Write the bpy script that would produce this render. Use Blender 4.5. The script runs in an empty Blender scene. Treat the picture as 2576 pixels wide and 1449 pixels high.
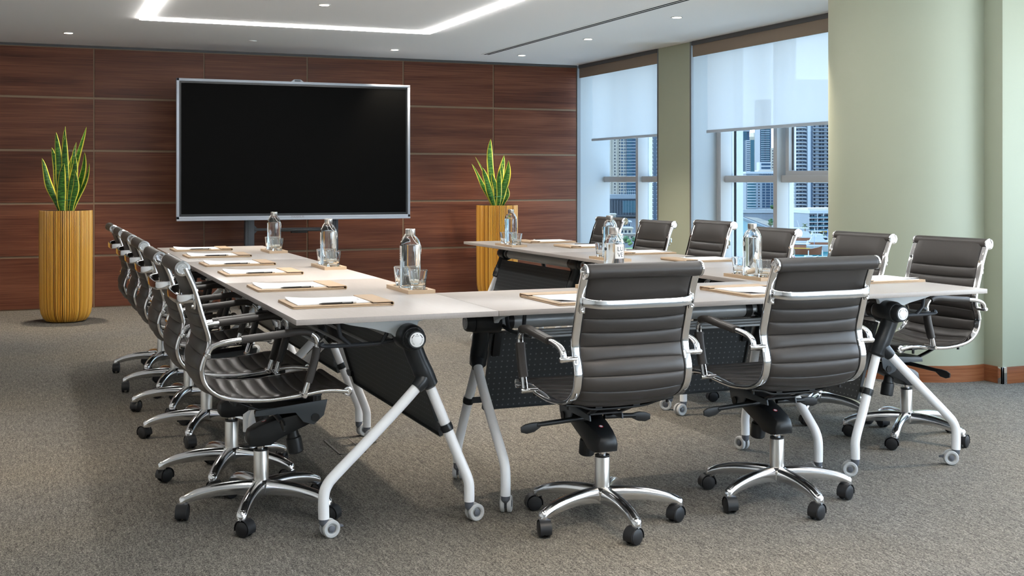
import bpy, bmesh, math, random
from mathutils import Vector, Matrix
R = math.radians
random.seed(7)
SC = bpy.context.scene
COL = SC.collection
# ---------------------------------------------------------------- camera
F_PX, HY, YAW, CAMH = 2972.2, 455.0, .3889, 1.2
CY, SY = math.cos(YAW), math.sin(YAW)
cam_d = bpy.data.cameras.new('camera'); cam = bpy.data.objects.new('camera', cam_d); COL.objects.link(cam)
cam.location = (0, 0, CAMH); cam.rotation_euler = (R(90), 0, -YAW)
cam_d.sensor_width = 36; cam_d.lens = F_PX / 2576 * 36; cam_d.shift_y = -(724.5 - HY) / 2576
cam_d.clip_start = .05; cam_d.clip_end = 6000
SC.camera = cam
# ---------------------------------------------------------------- world, sun, exposure
W = bpy.data.worlds.new('world'); SC.world = W; W.use_nodes = True
wn = W.node_tree; wn.nodes.clear()
wo = wn.nodes.new('ShaderNodeOutputWorld'); bg = wn.nodes.new('ShaderNodeBackground')
tc = wn.nodes.new('ShaderNodeTexCoord'); sx = wn.nodes.new('ShaderNodeSeparateXYZ'); cr = wn.nodes.new('ShaderNodeValToRGB')
wn.links.new(tc.outputs['Generated'], sx.inputs[0]); wn.links.new(sx.outputs['Z'], cr.inputs[0])
e = cr.color_ramp.elements
e[0].position = 0; e[0].color = (.86, .93, 1, 1); e[1].position = .55; e[1].color = (.46, .70, 1, 1)
wn.links.new(cr.outputs[0], bg.inputs[0]); bg.inputs[1].default_value = 3.6
wn.links.new(bg.outputs[0], wo.inputs[0])
sun_d = bpy.data.lights.new('sun', 'SUN'); sun = bpy.data.objects.new('sun', sun_d); COL.objects.link(sun)
sun_d.energy = 2.6; sun_d.angle = R(1.5); sun_d.color = (1, .93, .83)
sun.rotation_euler = Vector((.72, -.22, -.66)).to_track_quat('-Z', 'Y').to_euler()
SC.view_settings.view_transform = 'Standard'; SC.view_settings.look = 'None'
SC.view_settings.exposure = 1.22; SC.view_settings.gamma = 1; SC.view_settings.use_curve_mapping = False
SC.cycles.use_denoising = True
SC.cycles.max_bounces = 24; SC.cycles.transmission_bounces = 24; SC.cycles.diffuse_bounces = 6; SC.cycles.glossy_bounces = 6; SC.cycles.transparent_max_bounces = 16; SC.cycles.sample_clamp_indirect = 6

# ---------------------------------------------------------------- mesh helpers
class MB:
    def __init__(s): s.v = []; s.f = []
    def add(s, vs, fs, M=None):
        b = len(s.v)
        s.v += [tuple(M @ Vector(p)) for p in vs] if M is not None else [tuple(p) for p in vs]
        s.f += [tuple(b + i for i in f) for f in fs]; return s
    def box(s, x0, x1, y0, y1, z0, z1, M=None):
        return s.add([(x0,y0,z0),(x1,y0,z0),(x1,y1,z0),(x0,y1,z0),(x0,y0,z1),(x1,y0,z1),(x1,y1,z1),(x0,y1,z1)],
                     [(3,2,1,0),(4,5,6,7),(0,1,5,4),(1,2,6,5),(2,3,7,6),(3,0,4,7)], M)
    def lathe(s, prof, n=24, M=None, cap=True):
        vs = []; fs = []; m = len(prof)
        for i in range(n):
            a = 2*math.pi*i/n
            vs += [(r*math.cos(a), r*math.sin(a), z) for r, z in prof]
        for i in range(n):
            j = (i+1) % n
            fs += [(i*m+k, j*m+k, j*m+k+1, i*m+k+1) for k in range(m-1)]
        if cap:
            fs.append(tuple(i*m for i in reversed(range(n)))); fs.append(tuple(i*m+m-1 for i in range(n)))
        return s.add(vs, fs, M)
    def cyl(s, p0, p1, r0, r1=None, n=16, cap=True):
        return s.tube([p0, p1], [r0, r0 if r1 is None else r1], n, cap)
    def tube(s, path, r, n=12, cap=True):
        P = [Vector(p) for p in path]; k = len(P)
        rr = r if isinstance(r, (list, tuple)) else [r]*k
        T = [((P[min(i+1,k-1)]-P[max(i-1,0)])).normalized() for i in range(k)]
        up = Vector((0,0,1)) if abs(T[0].z) < .9 else Vector((1,0,0))
        U = (up - T[0]*up.dot(T[0])).normalized(); vs = []
        for i in range(k):
            U = (U - T[i]*U.dot(T[i])).normalized(); Vv = T[i].cross(U)
            vs += [P[i] + (U*math.cos(2*math.pi*j/n) + Vv*math.sin(2*math.pi*j/n))*rr[i] for j in range(n)]
        return s._skin(vs, k, n, cap)
    def _skin(s, vs, k, n, cap=True):
        fs = [(i*n+j, i*n+(j+1)%n, (i+1)*n+(j+1)%n, (i+1)*n+j) for i in range(k-1) for j in range(n)]
        if cap: fs += [tuple(reversed(range(n))), tuple((k-1)*n+j for j in range(n))]
        return s.add(vs, fs)
    def sweep(s, path, side, sec, sc=None, cap=True):
        # planar path, constant side vector; section points (a along side, b along normal)
        P = [Vector(p) for p in path]; k = len(P); S = Vector(side).normalized(); vs = []
        for i in range(k):
            t = (P[min(i+1,k-1)]-P[max(i-1,0)]).normalized(); N = S.cross(t).normalized()
            q = sc[i] if sc else (1, 1)
            vs += [P[i] + S*(a*q[0]) + N*(b*q[1]) for a, b in sec]
        return s._skin(vs, k, len(sec), cap)
    def prism(s, poly, axis, lo, hi, M=None):
        # poly in the two remaining axes (order: x,y,z minus axis)
        n = len(poly)
        def pt(p, h): return {'x': (h,p[0],p[1]), 'y': (p[0],h,p[1]), 'z': (p[0],p[1],h)}[axis]
        vs = [pt(p, lo) for p in poly] + [pt(p, hi) for p in poly]
        fs = [tuple(reversed(range(n))), tuple(range(n, 2*n))] + [(i, (i+1)%n, n+(i+1)%n, n+i) for i in range(n)]
        return s.add(vs, fs, M)
def rrect(a, b, r, n=3):
    out = []
    for cx, cy, a0 in ((a-r, b-r, 0), (-a+r, b-r, 90), (-a+r, -b+r, 180), (a-r, -b+r, 270)):
        for i in range(n+1):
            t = R(a0 + 90*i/n); out.append((cx + r*math.cos(t), cy + r*math.sin(t)))
    return out
def circ(r, n=12): return [(r*math.cos(2*math.pi*i/n), r*math.sin(2*math.pi*i/n)) for i in range(n)]
def smooth(pts, n=6):
    P = [Vector(p) for p in pts]; out = []
    for i in range(len(P)-1):
        a = P[max(i-1,0)]; b = P[i]; c = P[i+1]; d = P[min(i+2,len(P)-1)]
        for k in range(n):
            t = k/n; out.append(.5*((2*b)+(c-a)*t+(2*a-5*b+4*c-d)*t*t+(3*b-a-3*c+d)*t**3))
    return out + [P[-1]]
def link(o, parent=None):
    COL.objects.link(o)
    if parent is not None: o.parent = parent
    return o
def tag(o, label=None, cat=None, group=None, kind=None):
    if label: o['label'] = label
    if cat: o['category'] = cat
    if group: o['group'] = group
    if kind: o['kind'] = kind
    return o
def mesh(name, mb, mat, bevel=0, ang=35, seg=2):
    me = bpy.data.meshes.new(name); me.from_pydata(mb.v, [], mb.f)
    bm = bmesh.new(); bm.from_mesh(me)
    bmesh.ops.recalc_face_normals(bm, faces=bm.faces)
    if bevel:
        ed = [x for x in bm.edges if len(x.link_faces) == 2 and x.calc_face_angle(0) > R(40)]
        bmesh.ops.bevel(bm, geom=ed, offset=bevel, segments=seg, affect='EDGES', profile=.5, clamp_overlap=True)
    bm.to_mesh(me); bm.free()
    me.polygons.foreach_set('use_smooth', [True]*len(me.polygons)); me.set_sharp_from_angle(angle=R(ang))
    if mat is not None: me.materials.append(mat)
    return me
def obj(name, mb, mat, parent=None, bevel=0, ang=35, loc=None, seg=2):
    o = bpy.data.objects.new(name, mesh(name, mb, mat, bevel, ang, seg)); link(o, parent)
    if loc is not None: o.location = loc
    return o
def empty(name, loc=(0,0,0), rz=0, label=None, cat=None, group=None):
    o = bpy.data.objects.new(name, None); COL.objects.link(o); o.location = loc; o.rotation_euler = (0,0,rz)
    o.empty_display_size = .1
    return tag(o, label, cat, group)
def clone(o, parent=None):
    c = o.copy(); COL.objects.link(c); c.parent = parent
    for ch in list(o.children): clone(ch, c)
    return c
def struct(name, mb, mat, parent=None, bevel=0):
    o = obj(name, mb, mat, parent, bevel)
    if parent is None: o['kind'] = 'structure'
    return o
def text_mb(txt, size, depth=.0004, font=None):
    cu = bpy.data.curves.new('t', 'FONT'); cu.body = txt; cu.size = size; cu.align_x = 'CENTER'; cu.align_y = 'CENTER'
    cu.extrude = depth; cu.resolution_u = 3
    o = bpy.data.objects.new('t', cu); COL.objects.link(o)
    dg = bpy.context.evaluated_depsgraph_get(); me = o.evaluated_get(dg).to_mesh()
    mb = MB(); mb.add([v.co.copy() for v in me.vertices], [tuple(p.vertices) for p in me.polygons])
    o.evaluated_get(dg).to_mesh_clear(); bpy.data.objects.remove(o); bpy.data.curves.remove(cu)
    return mb
def T(x=0, y=0, z=0): return Matrix.Translation((x, y, z))
def RZ(a): return Matrix.Rotation(a, 4, 'Z')
def RX(a): return Matrix.Rotation(a, 4, 'X')
def RY(a): return Matrix.Rotation(a, 4, 'Y')

# ---------------------------------------------------------------- materials
def mat(name, col, rough=.5, metal=0, spec=.5, coat=0, emis=None, es=0, bump=None, trans=0, ior=1.45):
    m = bpy.data.materials.new(name); m.use_nodes = True; b = m.node_tree.nodes['Principled BSDF']
    b.inputs['Base Color'].default_value = (*col, 1); b.inputs['Roughness'].default_value = rough
    b.inputs['Metallic'].default_value = metal; b.inputs['Specular IOR Level'].default_value = spec
    b.inputs['Coat Weight'].default_value = coat; b.inputs['Coat Roughness'].default_value = .08
    b.inputs['Transmission Weight'].default_value = trans; b.inputs['IOR'].default_value = ior
    if emis: b.inputs['Emission Color'].default_value = (*emis, 1); b.inputs['Emission Strength'].default_value = es
    if bump:
        nt = m.node_tree; t = nt.nodes.new('ShaderNodeTexCoord'); n = nt.nodes.new('ShaderNodeTexNoise'); u = nt.nodes.new('ShaderNodeBump')
        n.inputs['Scale'].default_value = bump[0]; n.inputs['Detail'].default_value = 3
        u.inputs['Strength'].default_value = bump[1]; u.inputs['Distance'].default_value = bump[2]
        nt.links.new(t.outputs['Object'], n.inputs['Vector']); nt.links.new(n.outputs[0], u.inputs['Height']); nt.links.new(u.outputs[0], b.inputs['Normal'])
    return m
def nodes(m): return m.node_tree, m.node_tree.nodes['Principled BSDF']
def N(nt, t, **k):
    n = nt.nodes.new(t)
    for a, v in k.items():
        if a in ('operation', 'blend_type', 'data_type', 'attribute_name', 'noise_dimensions', 'wave_type', 'bands_direction', 'feature', 'interpolation_type', 'wave_profile'): setattr(n, a, v)
        else: n.inputs[a.replace('_', ' ')].default_value = v
    return n
def ramp(nt, stops, src):
    r = nt.nodes.new('ShaderNodeValToRGB'); el = r.color_ramp.elements
    while len(el) < len(stops): el.new(.5)
    for i, (p, c) in enumerate(stops): el[i].position = p; el[i].color = (*c, 1)
    nt.links.new(src, r.inputs[0]); return r
CHROME = mat('chrome', (.82,.82,.83), .07, 1)
STEEL = mat('brushed_steel', (.62,.60,.57), .28, 1)
ALU = mat('polished_aluminium', (.80,.81,.83), .16, 1, bump=(25,.06,.003))
LEATHER = mat('dark_taupe_leather', (.046,.041,.038), .40, spec=.45, bump=(520,.25,.0006))
LEATHER_EDGE = mat('black_piping', (.012,.012,.013), .4)
BLACK = mat('black_plastic', (.012,.013,.014), .38, bump=(300,.1,.0004))
BLACKG = mat('black_gloss_plastic', (.016,.019,.022), .28)
SLATE = mat('slate_steel', (.075,.085,.095), .4)
CASTER = mat('caster_black', (.014,.015,.017), .45)
CAST_GREY = mat('caster_grey', (.50,.51,.51), .45)
CAST_DARK = mat('caster_dark_grey', (.11,.12,.14), .45)
WHITEP = mat('white_powder_coat', (.88,.89,.90), .3)
BRACKET = mat('pale_cast_bracket', (.72,.77,.80), .4)
BEAM = mat('silver_beam', (.42,.44,.45), .38, .35)
RACKM = mat('dark_rack_steel', (.03,.035,.042), .3)
PAPER = mat('white_paper', (.88,.88,.88), .7)
FOLDER = mat('tan_leatherette', (.50,.36,.235), .5, bump=(400,.15,.0004))
TRAYM = mat('pale_wood_tray', (.52,.38,.25), .45)
PENB = mat('black_pen', (.02,.018,.016), .3)
INK = mat('grey_ink', (.25,.25,.27), .6)
INKB = mat('black_ink', (.015,.015,.015), .6)
RED = mat('red_sticker', (.6,.02,.03), .5)
TVFRAME = mat('tv_silver_frame', (.36,.40,.46), .5, .2)
SCREEN = mat('black_screen', (.0035,.0035,.0035), .7, spec=.05)
SCREENB = mat('black_glass_border', (.012,.013,.015), .3)
STANDM = mat('stand_dark_steel', (.05,.058,.07), .4)
SAGE = mat('sage_wall_paint', (.37,.40,.305), .55, bump=(180,.12,.001))
CEIL = mat('ceiling_paint', (.86,.86,.86), .8, bump=(90,.1,.001))
PLAIN = mat('plain_wall', (.74,.73,.70), .8)
REVEAL = mat('reveal_paint', (.38,.42,.45), .5)
FRAMEW = mat('window_frame', (.42,.43,.44), .45)
VALANCE = mat('valance_brown', (.25,.195,.15), .8, bump=(500,.3,.0005))
TRACK = mat('dark_track', (.075,.075,.08), .5)
BAR = mat('blind_bottom_bar', (.85,.82,.78), .5, trans=0)
CORNER = mat('grey_metal_trim', (.20,.21,.22), .4, .5)
LED = mat('led_diffuser', (1,1,1), .5, emis=(1,.97,.93), es=16)
LAMP = mat('downlight_glow', (1,1,1), .5, emis=(1,.80,.58), es=22)
LAMPRIM = mat('downlight_rim', (.75,.75,.75), .5)
DARK = mat('dark_void', (.01,.01,.01), .8)
SOIL = mat('potting_soil', (.03,.022,.015), .9)
GAP_SHADE = mat('cane_gap_shade', (.05,.022,.008), .5)  # dark brown backing, shade of the gaps between canes put into its colour
CORD = mat('white_cord', (.8,.78,.72), .6)
TAGM = mat('bottle_tag', (.78,.76,.72), .5)
FBOX = mat('floor_box_trim', (.16,.15,.13), .5)
# table laminate
LAM = mat('taupe_laminate', (.42,.38,.355), .33, spec=.45)
nt, b = nodes(LAM)
t_ = N(nt, 'ShaderNodeTexCoord'); mp = N(nt, 'ShaderNodeMapping'); mp.inputs['Scale'].default_value = (4, 160, 40)
nz = N(nt, 'ShaderNodeTexNoise', Scale=2.0, Detail=4.0)
nt.links.new(t_.outputs['Object'], mp.inputs[0]); nt.links.new(mp.outputs[0], nz.inputs['Vector'])
r_ = ramp(nt, [(.3, (.395,.36,.335)), (.7, (.43,.395,.37))], nz.outputs[0]); nt.links.new(r_.outputs[0], b.inputs['Base Color'])
# wall panels
def wood(name, dark, mid, light, rough, sc=1):
    m = mat(name, mid, rough, spec=.28); nt, b = nodes(m)
    tcn = N(nt, 'ShaderNodeTexCoord'); oi = N(nt, 'ShaderNodeObjectInfo')
    off = N(nt, 'ShaderNodeVectorMath', operation='SCALE'); comb = N(nt, 'ShaderNodeCombineXYZ')
    for k in range(3): nt.links.new(oi.outputs['Random'], comb.inputs[k])
    nt.links.new(comb.outputs[0], off.inputs[0]); off.inputs['Scale'].default_value = 37
    ad = N(nt, 'ShaderNodeVectorMath', operation='ADD'); nt.links.new(tcn.outputs['Object'], ad.inputs[0]); nt.links.new(off.outputs[0], ad.inputs[1])
    mp = N(nt, 'ShaderNodeMapping'); mp.inputs['Scale'].default_value = (.7*sc, 5, 9*sc); nt.links.new(ad.outputs[0], mp.inputs[0])
    n1 = N(nt, 'ShaderNodeTexNoise', Scale=1.0, Detail=3.0, Distortion=.6); nt.links.new(mp.outputs[0], n1.inputs['Vector'])
    mp2 = N(nt, 'ShaderNodeMapping'); mp2.inputs['Scale'].default_value = (1.6*sc, 5, 120*sc); nt.links.new(ad.outputs[0], mp2.inputs[0])
    n2 = N(nt, 'ShaderNodeTexNoise', Scale=1.0, Detail=5.0, Roughness=.65); nt.links.new(mp2.outputs[0], n2.inputs['Vector'])
    mx = N(nt, 'ShaderNodeMath', operation='MULTIPLY_ADD'); nt.links.new(n2.outputs[0], mx.inputs[0]); mx.inputs[1].default_value = .55
    mu = N(nt, 'ShaderNodeMath', operation='MULTIPLY'); nt.links.new(n1.outputs[0], mu.inputs[0]); mu.inputs[1].default_value = .5
    nt.links.new(mu.outputs[0], mx.inputs[2])
    rp = ramp(nt, [(.36, dark), (.52, mid), (.68, light)], mx.outputs[0]); nt.links.new(rp.outputs[0], b.inputs['Base Color'])
    rr = N(nt, 'ShaderNodeMath', operation='MULTIPLY_ADD'); nt.links.new(n2.outputs[0], rr.inputs[0]); rr.inputs[1].default_value = .15; rr.inputs[2].default_value = rough-.07
    nt.links.new(rr.outputs[0], b.inputs['Roughness'])
    bp = N(nt, 'ShaderNodeBump', Strength=.08, Distance=.002); nt.links.new(n2.outputs[0], bp.inputs['Height']); nt.links.new(bp.outputs[0], b.inputs['Normal'])
    return m
WOOD = wood('walnut_veneer', (.060,.019,.011), (.125,.043,.023), (.200,.078,.043), .42)
BASEW = wood('cherry_skirting', (.14,.042,.016), (.235,.082,.034), (.32,.13,.06), .3)
JOINT = mat('brass_brown_joint', (.23,.155,.095), .5)
# carpet
CARPET = mat('loop_carpet', (.16,.14,.12), .95, spec=.1); nt, b = nodes(CARPET)
t_ = N(nt, 'ShaderNodeTexCoord')
mpc = N(nt, 'ShaderNodeMapping'); mpc.inputs['Scale'].default_value = (1, .5, 1); nt.links.new(t_.outputs['Object'], mpc.inputs[0])
na = N(nt, 'ShaderNodeTexNoise', Scale=210.0, Detail=2.0, Roughness=.75); nt.links.new(mpc.outputs[0], na.inputs['Vector'])
vo = N(nt, 'ShaderNodeTexVoronoi', Scale=330.0); nt.links.new(mpc.outputs[0], vo.inputs['Vector'])
mpd = N(nt, 'ShaderNodeMapping'); mpd.inputs['Scale'].default_value = (1, .12, 1); nt.links.new(t_.outputs['Object'], mpd.inputs[0])
nb = N(nt, 'ShaderNodeTexNoise', Scale=95.0, Detail=3.0, Roughness=.6); nt.links.new(mpd.outputs[0], nb.inputs['Vector'])
nc = N(nt, 'ShaderNodeTexNoise', Scale=.9, Detail=2.0); nt.links.new(t_.outputs['Object'], nc.inputs['Vector'])
a1 = N(nt, 'ShaderNodeMath', operation='MULTIPLY_ADD'); nt.links.new(vo.outputs['Color'], a1.inputs[0]); a1.inputs[1].default_value = .42
m1 = N(nt, 'ShaderNodeMath', operation='MULTIPLY'); nt.links.new(na.outputs[0], m1.inputs[0]); m1.inputs[1].default_value = .35; nt.links.new(m1.outputs[0], a1.inputs[2])
a2 = N(nt, 'ShaderNodeMath', operation='MULTIPLY_ADD'); nt.links.new(nb.outputs[0], a2.inputs[0]); a2.inputs[1].default_value = .34; nt.links.new(a1.outputs[0], a2.inputs[2])
rp = ramp(nt, [(.30, (.036,.034,.032)), (.5, (.128,.119,.105)), (.68, (.235,.218,.19)), (.84, (.40,.375,.335))], a2.outputs[0])
hs = N(nt, 'ShaderNodeMix', data_type='RGBA', blend_type='MULTIPLY'); hs.inputs[0].default_value = 1
rc = ramp(nt, [(.3, (.90,.93,.97)), (.7, (1.03,1.0,.94))], nc.outputs[0])
nt.links.new(rp.outputs[0], hs.inputs[6]); nt.links.new(rc.outputs[0], hs.inputs[7]); nt.links.new(hs.outputs[2], b.inputs['Base Color'])
bp = N(nt, 'ShaderNodeBump', Strength=.6, Distance=.004); nt.links.new(a2.outputs[0], bp.inputs['Height']); nt.links.new(bp.outputs[0], b.inputs['Normal'])
# modesty panel with dimples
def dimple(name, col, pitch):
    m = mat(name, col, .42); nt, b = nodes(m)
    t = N(nt, 'ShaderNodeTexCoord'); s = N(nt, 'ShaderNodeVectorMath', operation='SCALE'); nt.links.new(t.outputs['Object'], s.inputs[0]); s.inputs['Scale'].default_value = 1/pitch
    fr = N(nt, 'ShaderNodeVectorMath', operation='FRACTION'); nt.links.new(s.outputs[0], fr.inputs[0])
    su = N(nt, 'ShaderNodeVectorMath', operation='SUBTRACT'); nt.links.new(fr.outputs[0], su.inputs[0]); su.inputs[1].default_value = (.5,.5,.5)
    mu = N(nt, 'ShaderNodeVectorMath', operation='MULTIPLY'); nt.links.new(su.outputs[0], mu.inputs[0]); mu.inputs[1].default_value = (1,0,1)
    ln = N(nt, 'ShaderNodeVectorMath', operation='LENGTH'); nt.links.new(mu.outputs[0], ln.inputs[0])
    rp = ramp(nt, [(.10, (.15,.16,.17)), (.16, col)], ln.outputs['Value']); nt.links.new(rp.outputs[0], b.inputs['Base Color'])
    bp = N(nt, 'ShaderNodeBump', Strength=.5, Distance=.003); nt.links.new(rp.outputs[0], bp.inputs['Height']); nt.links.new(bp.outputs[0], b.inputs['Normal'])
    return m
PANELM = dimple('dimpled_black_sheet', (.042,.047,.050), .024)
# glass (thin pane), bottle glass, water
def pane(name, tint, gl):
    m = bpy.data.materials.new(name); m.use_nodes = True; nt = m.node_tree; nt.nodes.clear()
    o = nt.nodes.new('ShaderNodeOutputMaterial'); t = nt.nodes.new('ShaderNodeBsdfTransparent'); g = nt.nodes.new('ShaderNodeBsdfGlossy')
    x = nt.nodes.new('ShaderNodeMixShader'); lw = nt.nodes.new('ShaderNodeLayerWeight'); lw.inputs['Blend'].default_value = .5
    pw = N(nt, 'ShaderNodeMath', operation='POWER'); nt.links.new(lw.outputs['Facing'], pw.inputs[0]); pw.inputs[1].default_value = 5
    fr = N(nt, 'ShaderNodeMath', operation='MULTIPLY_ADD'); nt.links.new(pw.outputs[0], fr.inputs[0]); fr.inputs[1].default_value = .9; fr.inputs[2].default_value = gl
    t.inputs[0].default_value = (*tint, 1); g.inputs['Roughness'].default_value = .02
    nt.links.new(fr.outputs[0], x.inputs[0]); nt.links.new(t.outputs[0], x.inputs[1]); nt.links.new(g.outputs[0], x.inputs[2]); nt.links.new(x.outputs[0], o.inputs[0])
    return m
PANE = pane('solar_window_glass', (.68,.74,.77), .02); PANEC = pane('clear_window_glass', (.97,.985,.99), .02)
GLASS = mat('clear_glass', (.97,.99,.99), .0, trans=1, ior=1.45)
WATER = mat('clear_water', (.97,.99,1), .0, trans=1, ior=1.33)
# blind fabric: woven, lets light through
BLIND = bpy.data.materials.new('blind_fabric'); BLIND.use_nodes = True; nt = BLIND.node_tree; nt.nodes.clear()
o_ = nt.nodes.new('ShaderNodeOutputMaterial'); d_ = nt.nodes.new('ShaderNodeBsdfDiffuse'); l_ = nt.nodes.new('ShaderNodeBsdfTranslucent'); p_ = nt.nodes.new('ShaderNodeBsdfTransparent')
x1 = nt.nodes.new('ShaderNodeMixShader'); x2 = nt.nodes.new('ShaderNodeMixShader')
d_.inputs[0].default_value = (.62,.64,.66,1); l_.inputs[0].default_value = (.46,.49,.51,1); p_.inputs[0].default_value = (.75,.8,.85,1)
x1.inputs[0].default_value = .52; x2.inputs[0].default_value = .05
nt.links.new(d_.outputs[0], x1.inputs[1]); nt.links.new(l_.outputs[0], x1.inputs[2]); nt.links.new(x1.outputs[0], x2.inputs[1]); nt.links.new(p_.outputs[0], x2.inputs[2]); nt.links.new(x2.outputs[0], o_.inputs[0])
_b = BLIND.copy(); _b.name = 'blind_hem'; _b.node_tree.nodes['Mix Shader'].inputs[0].default_value = .45; _b.node_tree.nodes['Mix Shader.001'].inputs[0].default_value = 0; BAR = _b
# canes and leaves use a vertex attribute for their own colour
CANE = mat('varnished_cane', (.5,.25,.05), .3, coat=.5); nt, b = nodes(CANE)
at = N(nt, 'ShaderNodeAttribute', attribute_name='tone'); rp = ramp(nt, [(0, (.30,.11,.012)), (.35, (.58,.26,.030)), (.75, (.76,.40,.055)), (1, (.82,.49,.11))], at.outputs['Fac']); nt.links.new(rp.outputs[0], b.inputs['Base Color'])
LEAF = mat('snake_plant_leaf', (.05,.12,.02), .35); nt, b = nodes(LEAF)
at = N(nt, 'ShaderNodeAttribute', attribute_name='edge'); t_ = N(nt, 'ShaderNodeTexCoord')
wv = N(nt, 'ShaderNodeTexNoise', Scale=1.0, Detail=3.0); mpl = N(nt, 'ShaderNodeMapping'); mpl.inputs['Scale'].default_value = (22, 22, 130); nt.links.new(t_.outputs['Object'], mpl.inputs[0]); nt.links.new(mpl.outputs[0], wv.inputs['Vector'])
g_ = ramp(nt, [(.38, (.012,.060,.010)), (.52, (.030,.130,.014)), (.66, (.11,.27,.04))], wv.outputs[0])
er = ramp(nt, [(.70, (0,0,0)), (.80, (1,1,1))], at.outputs['Fac'])
mxl = N(nt, 'ShaderNodeMix', data_type='RGBA'); nt.links.new(er.outputs[0], mxl.inputs[0]); nt.links.new(g_.outputs[0], mxl.inputs[6]); mxl.inputs[7].default_value = (.78,.70,.08,1); nt.links.new(mxl.outputs[2], b.inputs['Base Color'])

# ================================================================ room shell
ZC, YW, XW, XG = 2.478, 11.84, 5.64, 6.035
struct('floor', MB().box(-2.7, 6.3, -3.6, 12.0, -.12, 0), CARPET)
struct('ceiling', MB().box(-2.7, 6.3, -3.6, 12.0, ZC, ZC+.15), CEIL)
# back wall: substrate in the joint colour, panels proud of it
wb = struct('wall_back', MB().box(-2.7, 5.627, YW, YW+.12, 0, ZC), JOINT)
XJ = [-2.48, -1.455, -.438, .578, 1.595, 2.611, 3.625, 4.632, 5.627]
ZJ = [0, .4925, .988, 1.4845, 1.981, ZC-.022]
pm = {}
for i in range(len(XJ)-1):
    for k in range(5):
        w = XJ[i+1]-XJ[i]-.020; h = ZJ[k+1]-ZJ[k]-.020
        key = (round(w, 2), round(h, 2))
        if key not in pm: pm[key] = mesh('panel', MB().box(-w/2, w/2, 0, .012, -h/2, h/2), WOOD, .0015, seg=1)
        o = bpy.data.objects.new('panel', pm[key]); link(o, wb); o.location = ((XJ[i]+XJ[i+1])/2, YW-.008, (ZJ[k]+ZJ[k+1])/2)
struct('trim_1', MB().box(-2.7, 5.627, YW-.010, YW+.02, ZC-.024, ZC-.003), TRACK)
struct('trim_2', MB().box(5.627, 5.668, YW-.012, YW+.05, 0, ZC-.01), CORNER)
# window wall: far reveal, pier, heads, sills
struct('wall_reveal', MB().box(5.660, 6.036, YW, YW+.12, 0, ZC), REVEAL)
pier = struct('wall_pier', MB().box(XW, 6.0, 9.44, 10.03, 0, ZC), SAGE)
struct('trim_3', MB().box(XW-.004, XW+.02, 10.03, 10.05, 0, ZC).box(XW-.004, XW+.02, 9.415, 9.44, 0, ZC), CORNER)
struct('wall_reveal', MB().box(XW+.02, 5.915, 9.425, 9.444, 0, ZC).box(XW+.02, 5.915, 10.026, 10.045, 0, ZC), REVEAL)
struct('wall_right', MB().box(XW, 6.15, 5.5, 6.95, 0, ZC).box(5.66, 6.15, 6.95, 9.44, 0, .3).box(5.66, 6.15, 10.03, YW, 0, .3), SAGE)
# windows: mullions, transoms, panes
def window(name, y0, y1, mull, sash=None):
    # opening from y0 to y1 (y0 < y1); mull = list of (ya, yb)
    f = MB()
    w = obj(name, MB().box(5.90, 6.10, y0, y1, .28, .33).box(5.93, 6.10, y0, y1, 2.42, ZC), FRAMEW); w['kind'] = 'structure'
    edges = [y0] + [v for m in mull for v in m] + [y1]
    for ya, yb in mull:
        obj('mullion', MB().box(5.917, 6.09, ya, yb, .3, 2.45), FRAMEW, w, .003)
    for a, c in zip(edges[0::2], edges[1::2]):
        if c - a < .1: continue
        obj('transom', MB().box(5.962, 6.08, a, c, 1.186, 1.248), FRAMEW, w, .003)
        obj('pane', MB().box(XG, XG+.008, a, c, .3, 1.19), PANE, w)
        obj('pane', MB().box(XG, XG+.008, a, c, 1.245, 2.44), PANE, w)
    return w
window('window_1', 10.03, YW, [(10.957, 11.01)])
w2 = window('window_2', 6.95, 9.40, [(8.475, 8.53), (9.36, 9.40)])
obj('mullion', MB().box(5.915, 6.037, 9.395, 9.44, .3, 2.45), FRAMEW, w2, .003)
obj('sash', MB().box(5.985, 6.06, 7.0, 8.45, 1.235, 1.285).box(5.985, 6.06, 8.40, 8.45, 1.285, 2.42), FRAMEW, w2, .003)
obj('gasket', MB().box(6.02, 6.03, 8.385, 8.40, 1.29, 2.42), TRACK, w2)
# outer reveals of the facade
struct('facade_reveal', MB().box(6.06, 6.16, 9.36, 10.06, -3, 4).box(6.1,6.3,5.0,6.95,-3,4), REVEAL)
# roller blinds
def blind(y0, y1, label, vy0, vy1):
    b_ = empty('roller_blind', (XW+.05, (y0+y1)/2, 2.39), 0, label, 'blind', 'roller blinds over the windows'); c = (y0+y1)/2
    obj('track', MB().box(-.06, .09, vy0-c, vy1-c, .05, .088), TRACK, b_)
    obj('valance', MB().box(-.052, -.040, vy0-c, vy1-c, -.055, .052), VALANCE, b_, .002)
    vs = []; n = 14
    f = MB(); L = [(y0-c)+(y1-y0)*i/n for i in range(n+1)]
    for z in (.05, -.2, -.4, -.6, -.735):
        f_ = [(.03 + .004*math.sin(i*1.3+z*3), yy, z) for i, yy in enumerate(L)]; vs += f_
    m = n+1
    f.add(vs, [(k*m+i, k*m+i+1, (k+1)*m+i+1, (k+1)*m+i) for k in range(4) for i in range(n)])
    obj('fabric', f, BLIND, b_, ang=80)
    obj('bottom_bar', MB().box(.018, .042, y0-c-.006, y1-c+.006, -.755, -.730), BAR, b_, .003)
blind(10.06, 11.63, 'half-lowered white roller blind with brown valance, beside the wood-panelled wall', 10.05, 11.80)
blind(7.05, 9.265, 'half-lowered white roller blind with brown valance, wide one beside the round column', 6.95, 9.395)
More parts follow.
